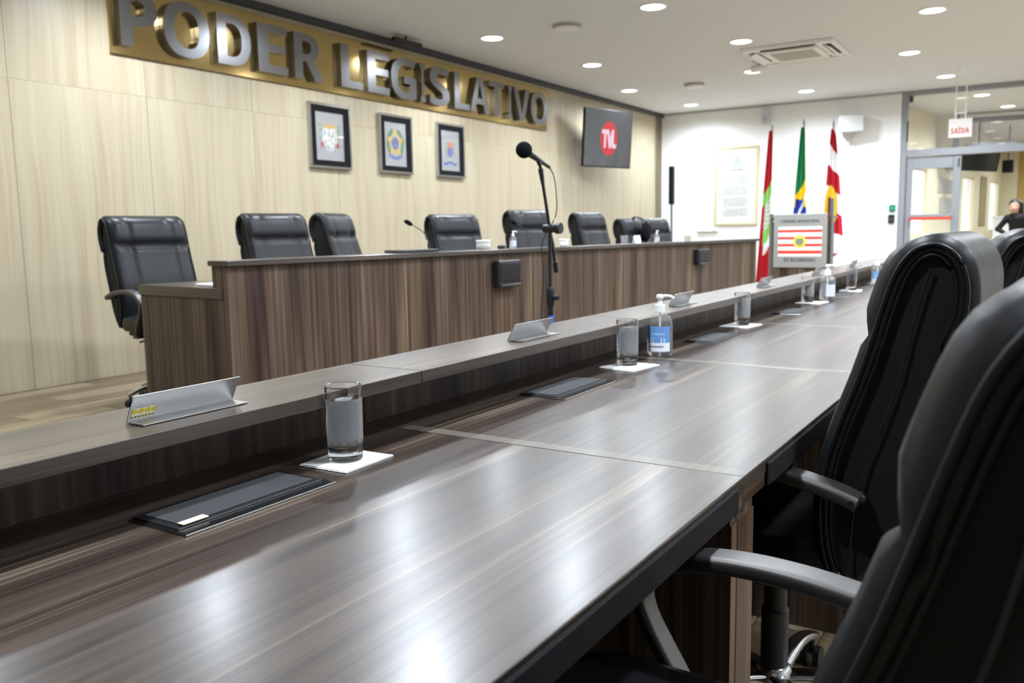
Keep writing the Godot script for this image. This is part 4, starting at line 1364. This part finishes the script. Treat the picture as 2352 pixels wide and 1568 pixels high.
func build_table_things() -> void:
	var y := TOP + 0.0005
	# napkins and glasses
	napkin("white paper napkin under the full glass by the taped socket cover", Vector3(-1.044, y, -1.082), 0.04, 0.108)
	make_tumbler("full fogged glass of water on a napkin by the taped socket cover", Vector3(-1.047, y + 0.0034, -1.082), 0.112)
	napkin("white paper napkin under the glass standing by the blue-labelled bottle", Vector3(-1.037, y, -2.268), -0.15, 0.12)
	make_tumbler("full glass of water standing beside the blue-labelled pump bottle", Vector3(-1.051, y + 0.0034, -2.282), 0.116)
	pump_bottle("clear pump bottle with a blue and white label on the long desk row", Vector3(-1.045, y, -2.514), 0.567, true, 1.0)
	napkin("white paper napkin under the third glass of the desk row", Vector3(-1.075, y, -3.445), -0.12, 0.125)
	make_tumbler("full glass of water alone on a napkin, third along the desk row", Vector3(-1.07, y + 0.0034, -3.447), 0.114)
	napkin("white paper napkin under the glass before a clear pump bottle", Vector3(-1.07, y, -4.655), -0.1, 0.13)
	make_tumbler("full glass of water on a napkin before a clear pump bottle", Vector3(-1.094, y + 0.0034, -4.655), 0.114)
	pump_bottle("clear pump bottle with a pale label beside the fourth glass", Vector3(-1.025, y + 0.001, -4.80), 0.567, false, 1.0)
	napkin("white paper napkin under the empty glass at the row's far end", Vector3(-1.055, y, -5.6), 0.1, 0.125)
	make_tumbler("empty glass on a napkin at the far end of the desk row", Vector3(-1.052, y + 0.0034, -5.595), 0.0)
	var fb := pump_bottle("blue-labelled pump bottle at the far end beside the empty glass", Vector3(-1.0, y, -6.19), 0.567, true, 0.95)
	# bent metal name holders on the ledge
	var zs := [-0.735, -1.79, -2.86, -3.93, -5.0, -6.05]
	var labs := ["bent aluminium name holder with a yellow sticker on the ledge", "blank bent aluminium name holder on the ledge in line with the microphone stand", "blank bent aluminium name holder behind the blue-labelled pump bottle", "blank aluminium name holder on the ledge past the third glass", "blank aluminium name holder on the ledge behind the empty glass", "farthest blank aluminium name holder on the ledge"]
	for k in zs.size():
		var o := thing("name_holder", labs[k], "name plate", Vector3(-1.156, LEDGE + 0.0008, zs[k] - 0.0975), 0, "bent metal name holders on the ledge")
		part("flange", bx(Vector3(0.021, 0.001, 0), Vector3(0.042, 0.0016, 0.195), 0.0003), M.alu, o)
		var f := part("face", bx(Vector3(0, 0.0235, 0), Vector3(0.0016, 0.047, 0.195), 0.0003), M.alu, o, Vector3(0, 0.0016, 0))
		f.rotation.z = -0.5
		if k == 0:
			var im := Image.create(48, 32, false, Image.FORMAT_RGB8)
			im.fill(rgb(226, 222, 190))
			for yy in 32:
				for xx in 48:
					if yy < 22 and sin(xx * 0.45) * 6 + 11 > absf(yy - 10) * 2.0: im.set_pixel(xx, yy, rgb(214, 190, 40))
					if yy > 23 and yy < 29 and xx % 7 < 5: im.set_pixel(xx, yy, rgb(96, 88, 40))
			var m := MB.new()
			m.closed = false
			m.grid([[Vector3(0.0012, 0.024, 0.093), Vector3(0.0012, 0.024, 0.053)], [Vector3(0.0012, 0.004, 0.093), Vector3(0.0012, 0.004, 0.053)]])
			part("sticker", m, textured(ImageTexture.create_from_image(im), Vector2.ONE, 0.5), f)

# ---------------------------------------------------------------- microphone stand
func build_mic_stand() -> void:
	var s := thing("microphone_stand", "black boom microphone stand with a blue tape band between the desks", "microphone stand", Vector3(-2.0, 0, -3.48))
	part("lower_tube", tube([Vector3(0, 0.1, 0), Vector3(0, 0.86, 0)], 0.0125, 12), M.black, s)
	part("upper_tube", tube([Vector3(0, 0.84, 0), Vector3(0, 1.14, 0)], 0.0085, 12), M.black, s)
	part("clutch", tube([Vector3(0, 0.8, 0), Vector3(0, 0.815, 0), Vector3(0, 0.875, 0), Vector3(0, 0.89, 0)], 0.019, 12, [0.8, 1, 1, 0.7]), M.black, s)
	part("clutch_knob", tube([Vector3(0.012, 0.84, 0), Vector3(0.045, 0.84, 0.005)], 0.012, 10), M.black, s)
	part("tape_band", tube([Vector3(0, 0.70, 0), Vector3(0, 0.755, 0)], 0.0135, 12), M.blue_tape, s)
	for k in 3:
		var an := TAU * k / 3 + 0.5
		var d := Vector3(cos(an), 0, sin(an))
		part("leg", tube([Vector3(0, 0.15, 0) + d * 0.02, Vector3(0, 0.014, 0) + d * 0.34], 0.009, 10), M.black, s)
		part("rubber_foot", tube([Vector3(0, 0.012, 0) + d * 0.325, Vector3(0, 0.011, 0) + d * 0.365], 0.0125, 10), M.black_matt, s)
	part("leg_collar", tube([Vector3(0, 0.1, 0), Vector3(0, 0.19, 0)], 0.024, 12), M.black, s)
	var piv := Vector3(0, 1.165, 0)
	var up := Vector3(0.0, 1.455, 0.084)
	var dir := (up - piv).normalized()
	part("boom_clamp", tube([piv + Vector3(-0.03, 0, 0), piv + Vector3(0.034, 0, 0)], 0.02, 14), M.black, s)
	part("clamp_knob", tube([piv + Vector3(0.034, 0, 0), piv + Vector3(0.06, 0, 0)], 0.026, 12), M.black, s)
	part("boom", tube([piv - dir * 0.2, up], 0.0075, 10), M.black, s)
	part("boom_end", tube([piv - dir * 0.215, piv - dir * 0.165], 0.0125, 10), M.black, s)
	part("boom_grip", tube([up - dir * 0.09, up - dir * 0.02], 0.0125, 10, [0.7, 1.0]), M.black, s)
	# microphone held in its clip
	var mic := thing("microphone", "black microphone with a round foam windscreen on the boom stand", "microphone", Vector3(-2.0, 0, -3.48))
	var tail := Vector3(0.0, 1.462, 0.05)
	var head := Vector3(-0.01, 1.512, 0.205)
	var md := (head - tail).normalized()
	part("handle", tube([tail, tail.lerp(head, 0.2), tail.lerp(head, 0.82)], 0.013, 12, [0.7, 0.85, 1.25]), M.black, mic)
	var ball := MB.new()
	var bp := []
	for k in 17:
		var a := PI * k / 16
		bp.append(Vector2(maxf(0.0004, sin(a) * 0.037), -cos(a) * 0.037))
	ball.lathe(bp, 24, head)
	part("windscreen", ball, M.foam, mic)
	part("clip", tube([up, tail.lerp(head, 0.3)], 0.011, 10), M.black, mic)
	part("plug", tube([tail - md * 0.05, tail], 0.008, 10), M.black, mic)
	var cab := smooth3([tail - md * 0.05, tail - md * 0.09 + Vector3(0, -0.03, 0), Vector3(0.02, 1.32, -0.03), Vector3(0.02, 1.22, -0.02), Vector3(-0.03, 1.1, 0.02), Vector3(-0.02, 0.95, 0.03), Vector3(-0.03, 0.7, 0.04), Vector3(-0.02, 0.3, 0.05), Vector3(0.02, 0.02, 0.2), Vector3(0.1, 0.006, 0.6)], 5)
	part("cable", tube(cab, 0.003, 6), M.black, mic)

# ---------------------------------------------------------------- on the ceiling
func build_ceiling_things() -> void:
	for q: Array in [[-4.027, -7.378, "round white ceiling disc among the downlights over the dais"], [-4.217, -11.305, "round white ceiling disc near the television end of the room"]]:
		var o := thing("ceiling_sensor", q[2], "smoke detector", Vector3(q[0], CEIL, q[1]))
		part("base", lathed([Vector2(0.001, 0), Vector2(0.14, 0), Vector2(0.14, 0), Vector2(0.14, -0.02), Vector2(0.001, -0.02)], 28), mat(rgb(190, 188, 180), 0.6), o)
		part("cover", lathed([Vector2(0.001, -0.0205), Vector2(0.125, -0.0205), Vector2(0.115, -0.045), Vector2(0.001, -0.05)], 28), M.white, o)
	# cassette air conditioner
	var ac := thing("air_conditioner", "square white cassette air conditioner set in the ceiling", "air conditioner", Vector3(-2.54, CEIL, -9.98))
	var S := 0.48
	part("body", bx(Vector3(0, -0.012, 0), Vector3(0.98, 0.022, 0.98), 0.008), M.white, ac)
	var dk := mat(rgb(96, 92, 80), 0.7)
	for k in 4:
		var bs := Basis(Vector3.UP, PI / 2 * k)
		var sl := part("slot", bx(Vector3(0, -0.0245, 0.385), Vector3(0.6, 0.003, 0.085), 0.001), dk, ac)
		sl.basis = bs
		var lv := part("louver", bx(Vector3.ZERO, Vector3(0.58, 0.008, 0.085), 0.003), M.white, ac, bs * Vector3(0, -0.045, 0.40))
		lv.basis = bs * Basis(Vector3.RIGHT, 0.5)
		part("rim", bx(Vector3(0, -0.03, 0.465), Vector3(0.96, 0.014, 0.04), 0.005), M.white, ac).basis = bs
	part("intake_panel", bx(Vector3(0, -0.036, 0), Vector3(0.58, 0.024, 0.58), 0.006), M.white, ac)
	part("intake_grille", bx(Vector3(0, -0.0495, 0), Vector3(0.46, 0.003, 0.46), 0.001), mat(rgb(150, 142, 124), 0.7), ac)
	for k in 9:
		part("grille_bar", bx(Vector3(0, -0.052, -0.2 + k * 0.05), Vector3(0.46, 0.004, 0.01)), M.white, ac)
	# small spotlight or camera beside it
	var sp := thing("ceiling_camera", "small white swivel camera on the ceiling beside the air conditioner", "camera", Vector3(-3.06, CEIL, -10.3))
	part("base", lathed([Vector2(0.001, 0), Vector2(0.06, 0), Vector2(0.06, -0.02), Vector2(0.02, -0.03), Vector2(0.015, -0.06), Vector2(0.001, -0.06)], 20), M.white_plastic, sp)
	part("barrel", tube([Vector3(-0.06, -0.09, 0.05), Vector3(0.08, -0.07, -0.06)], 0.045, 16), M.white_plastic, sp)
	# bracket on the shadow gap over the board
	var br := thing("ceiling_bracket", "small black bracket at the ceiling edge above the brass board", "bracket", Vector3(-5.55, CEIL, -6.85))
	part("bar", bx(Vector3(0, -0.05, 0), Vector3(0.06, 0.03, 0.42), 0.004), M.black, br)
	part("stem", tube([Vector3(0, 0, 0.02), Vector3(0, -0.04, 0.02)], 0.012, 8), M.black, br)
	# exit sign hung from the ceiling before the glass
	var ex := thing("exit_sign", "white hanging sign with red letters reading SAÍDA before the glass", "sign", Vector3(-1.067, 0, -12.2))
	var pl := part("plate", bx(Vector3(0, 2.348, 0), Vector3(0.262, 0.232, 0.012), 0.004), M.white, ex)
	put_letters("lettering", "SAÍDA", 0.205, 0.088, 0.002, M.red, pl, Vector3(0, 2.325, 0.0075), 0.0)
	for q: float in [-0.06, 0.053]:
		part("rod", tube([Vector3(q, 2.46, 0), Vector3(q, CEIL, 0)], 0.008, 8), M.white, ex)

# ---------------------------------------------------------------- person in the far room
func build_person() -> void:
	# joints in metres about the feet; each bone: from, to, radii, colour
	var skin := Color(0.52, 0.30, 0.21)
	var cloth := Color(0.010, 0.010, 0.011)
	var shoe := Color(0.02, 0.015, 0.012)
	var bones := [
		[Vector3(0, 0.92, 0), Vector3(0.0, 1.06, 0), 0.135, 0.115, cloth],
		[Vector3(0.0, 1.06, 0), Vector3(-0.02, 1.22, 0.01), 0.115, 0.13, cloth],
		[Vector3(-0.14, 1.245, 0), Vector3(0.12, 1.255, 0), 0.062, 0.062, cloth],
		[Vector3(-0.02, 1.27, 0.0), Vector3(-0.045, 1.35, 0.03), 0.05, 0.045, skin],
		[Vector3(-0.16, 1.235, 0), Vector3(-0.285, 1.06, -0.02), 0.052, 0.043, cloth],
		[Vector3(-0.285, 1.06, -0.02), Vector3(-0.13, 0.95, 0.1), 0.042, 0.032, cloth],
		[Vector3(-0.13, 0.95, 0.1), Vector3(-0.075, 0.925, 0.13), 0.03, 0.022, skin],
		[Vector3(0.15, 1.24, 0), Vector3(0.2, 0.99, -0.02), 0.052, 0.043, cloth],
		[Vector3(0.2, 0.99, -0.02), Vector3(0.2, 0.77, 0.06), 0.042, 0.03, cloth],
		[Vector3(0.2, 0.77, 0.06), Vector3(0.2, 0.68, 0.09), 0.03, 0.02, skin],
		[Vector3(-0.085, 0.9, 0), Vector3(-0.09, 0.48, 0.02), 0.09, 0.058, cloth],
		[Vector3(-0.09, 0.48, 0.02), Vector3(-0.09, 0.08, -0.01), 0.058, 0.04, cloth],
		[Vector3(-0.09, 0.045, -0.02), Vector3(-0.095, 0.035, 0.13), 0.042, 0.034, shoe],
		[Vector3(0.085, 0.9, 0), Vector3(0.1, 0.48, 0.02), 0.09, 0.058, cloth],
		[Vector3(0.1, 0.48, 0.02), Vector3(0.1, 0.08, -0.01), 0.058, 0.04, cloth],
		[Vector3(0.1, 0.045, -0.02), Vector3(0.11, 0.035, 0.13), 0.042, 0.034, shoe],
		[Vector3(-0.065, 1.395, 0.065), Vector3(-0.05, 1.46, 0.035), 0.068, 0.085, skin],
		[Vector3(-0.075, 1.36, 0.1), Vector3(-0.07, 1.4, 0.1), 0.032, 0.04, skin]]
	for f in 4:
		var q := Vector3(-0.075, 0.925, 0.13)
		bones.append([q, q + Vector3(0.05 + 0.004 * f, -0.012 - 0.016 * f + 0.02, 0.012), 0.009, 0.007, skin])
	bones.append([Vector3(-0.09, 0.935, 0.12), Vector3(-0.07, 0.975, 0.125), 0.01, 0.008, skin])
	var body := nets(bones, 0.016, 0.022)
	var p := thing("person", "person in black clothes, hand on hip, head bowed, beyond the glass", "person", Vector3(-0.545, 0, -17.0), 0.1)
	var pm := mat(Color.WHITE, 0.65, 0.0, 0.35)
	pm.vertex_color_use_as_albedo = true
	part("body", body, pm, p)
	var hair := nets([
		[Vector3(-0.045, 1.475, 0.015), Vector3(-0.02, 1.45, -0.035), 0.096, 0.092, Color.WHITE],
		[Vector3(-0.02, 1.45, -0.04), Vector3(0.03, 1.26, -0.06), 0.085, 0.06, Color.WHITE],
		[Vector3(0.03, 1.48, 0.02), Vector3(0.055, 1.3, 0.02), 0.05, 0.035, Color.WHITE],
		[Vector3(0.03, 1.26, -0.06), Vector3(0.035, 1.16, -0.06), 0.06, 0.035, Color.WHITE]], 0.014, 0.02)
	part("hair", hair, mat(rgb(24, 18, 16), 0.5), p)
	var face := MB.new()
	face.cyl(Vector3(-0.076, 1.432, 0.118), Vector3(-0.083, 1.402, 0.145), 0.008, 0.014, 10)
	part("nose", face, mat(rgb(190, 150, 128), 0.6), p)
	for s: float in [-1.0, 1.0]:
		var ey := MB.new()
		ey.lathe([Vector2(0.0004, -0.009), Vector2(0.008, -0.005), Vector2(0.011, 0), Vector2(0.008, 0.005), Vector2(0.0004, 0.009)], 10, Vector3(-0.075 + s * 0.03, 1.437, 0.112))
		part("eye", ey, mat(rgb(40, 30, 26), 0.3), p)
	part("mouth", tube([Vector3(-0.1, 1.373, 0.128), Vector3(-0.08, 1.371, 0.136), Vector3(-0.058, 1.373, 0.128)], 0.006, 8), mat(rgb(150, 80, 76), 0.5), p)

# surface nets over smoothly joined tapered capsules, coloured by the nearest bone
func nets(bones: Array, cell: float, blend: float) -> MB:
	var lo := Vector3(9, 9, 9)
	var hi := -lo
	for b: Array in bones:
		for k in 2:
			var r: float = b[2 + k]
			lo = lo.min((b[k] as Vector3) - Vector3.ONE * (r + cell * 2))
			hi = hi.max((b[k] as Vector3) + Vector3.ONE * (r + cell * 2))
	var n := Vector3i(((hi - lo) / cell).ceil()) + Vector3i.ONE
	var field := PackedFloat32Array()
	field.resize(n.x * n.y * n.z)
	field.fill(1.0)
	for b: Array in bones:
		var a: Vector3 = b[0]
		var d: Vector3 = (b[1] as Vector3) - a
		var l2 := maxf(d.length_squared(), 1e-9)
		var big: float = maxf(b[2], b[3]) + blend + cell * 2
		var p0 := Vector3i(((a.min(b[1]) - Vector3.ONE * big - lo) / cell).floor()).clamp(Vector3i.ZERO, n - Vector3i.ONE)
		var p1 := Vector3i(((a.max(b[1]) + Vector3.ONE * big - lo) / cell).ceil()).clamp(Vector3i.ZERO, n - Vector3i.ONE)
		for z in range(p0.z, p1.z + 1):
			for y in range(p0.y, p1.y + 1):
				for x in range(p0.x, p1.x + 1):
					var q := lo + Vector3(x, y, z) * cell
					var t := clampf((q - a).dot(d) / l2, 0.0, 1.0)
					var e := (q - a - d * t).length() - lerpf(b[2], b[3], t)
					var i := x + n.x * (y + n.y * z)
					var f := field[i]
					var h := maxf(blend - absf(f - e), 0.0) / blend
					field[i] = minf(f, e) - h * h * blend * 0.25
	var m := MB.new()
	var cells := {}
	var near := func(q: Vector3) -> Color:
		var best := 9e9
		var c := Color.WHITE
		for b: Array in bones:
			var a: Vector3 = b[0]
			var d: Vector3 = (b[1] as Vector3) - a
			var t := clampf((q - a).dot(d) / maxf(d.length_squared(), 1e-9), 0.0, 1.0)
			var e := (q - a - d * t).length() - lerpf(b[2], b[3], t)
			if e < best:
				best = e
				c = b[4]
		return c
	for z in n.z - 1:
		for y in n.y - 1:
			for x in n.x - 1:
				var s := Vector3.ZERO
				var cnt := 0
				var base := x + n.x * (y + n.y * z)
				var f0 := field[base]
				var any := false
				for k in 8:
					if (field[base + (k & 1) + n.x * (((k >> 1) & 1) + n.y * ((k >> 2) & 1))] < 0) != (f0 < 0):
						any = true
						break
				if not any: continue
				for k in 8:
					for ax in 3:
						if k & (1 << ax): continue
						var k2 := k | (1 << ax)
						var fa := field[base + (k & 1) + n.x * (((k >> 1) & 1) + n.y * ((k >> 2) & 1))]
						var fb := field[base + (k2 & 1) + n.x * (((k2 >> 1) & 1) + n.y * ((k2 >> 2) & 1))]
						if (fa < 0) == (fb < 0): continue
						var t := fa / (fa - fb)
						var pa := Vector3(k & 1, (k >> 1) & 1, (k >> 2) & 1)
						var pb := Vector3(k2 & 1, (k2 >> 1) & 1, (k2 >> 2) & 1)
						s += pa.lerp(pb, t)
						cnt += 1
				var pos := lo + (Vector3(x, y, z) + s / cnt) * cell
				cells[base] = m.vert(pos)
				m.c.append(near.call(pos))
	var st := [1, n.x, n.x * n.y]
	for key: int in cells:
		for ax in 3:
			var f0 := field[key]
			var f1: float = field[key + st[ax]] if key + st[ax] < field.size() else 1.0
			if (f0 < 0) == (f1 < 0): continue
			var u: int = st[(ax + 1) % 3]
			var w: int = st[(ax + 2) % 3]
			if not (cells.has(key - u) and cells.has(key - w) and cells.has(key - u - w)): continue
			var a: int = cells[key]
			var b: int = cells[key - u]
			var d: int = cells[key - u - w]
			var e: int = cells[key - w]
			if f0 < 0:
				m.tri(a, b, d); m.tri(a, d, e)
			else:
				m.tri(a, d, b); m.tri(a, e, d)
	return m
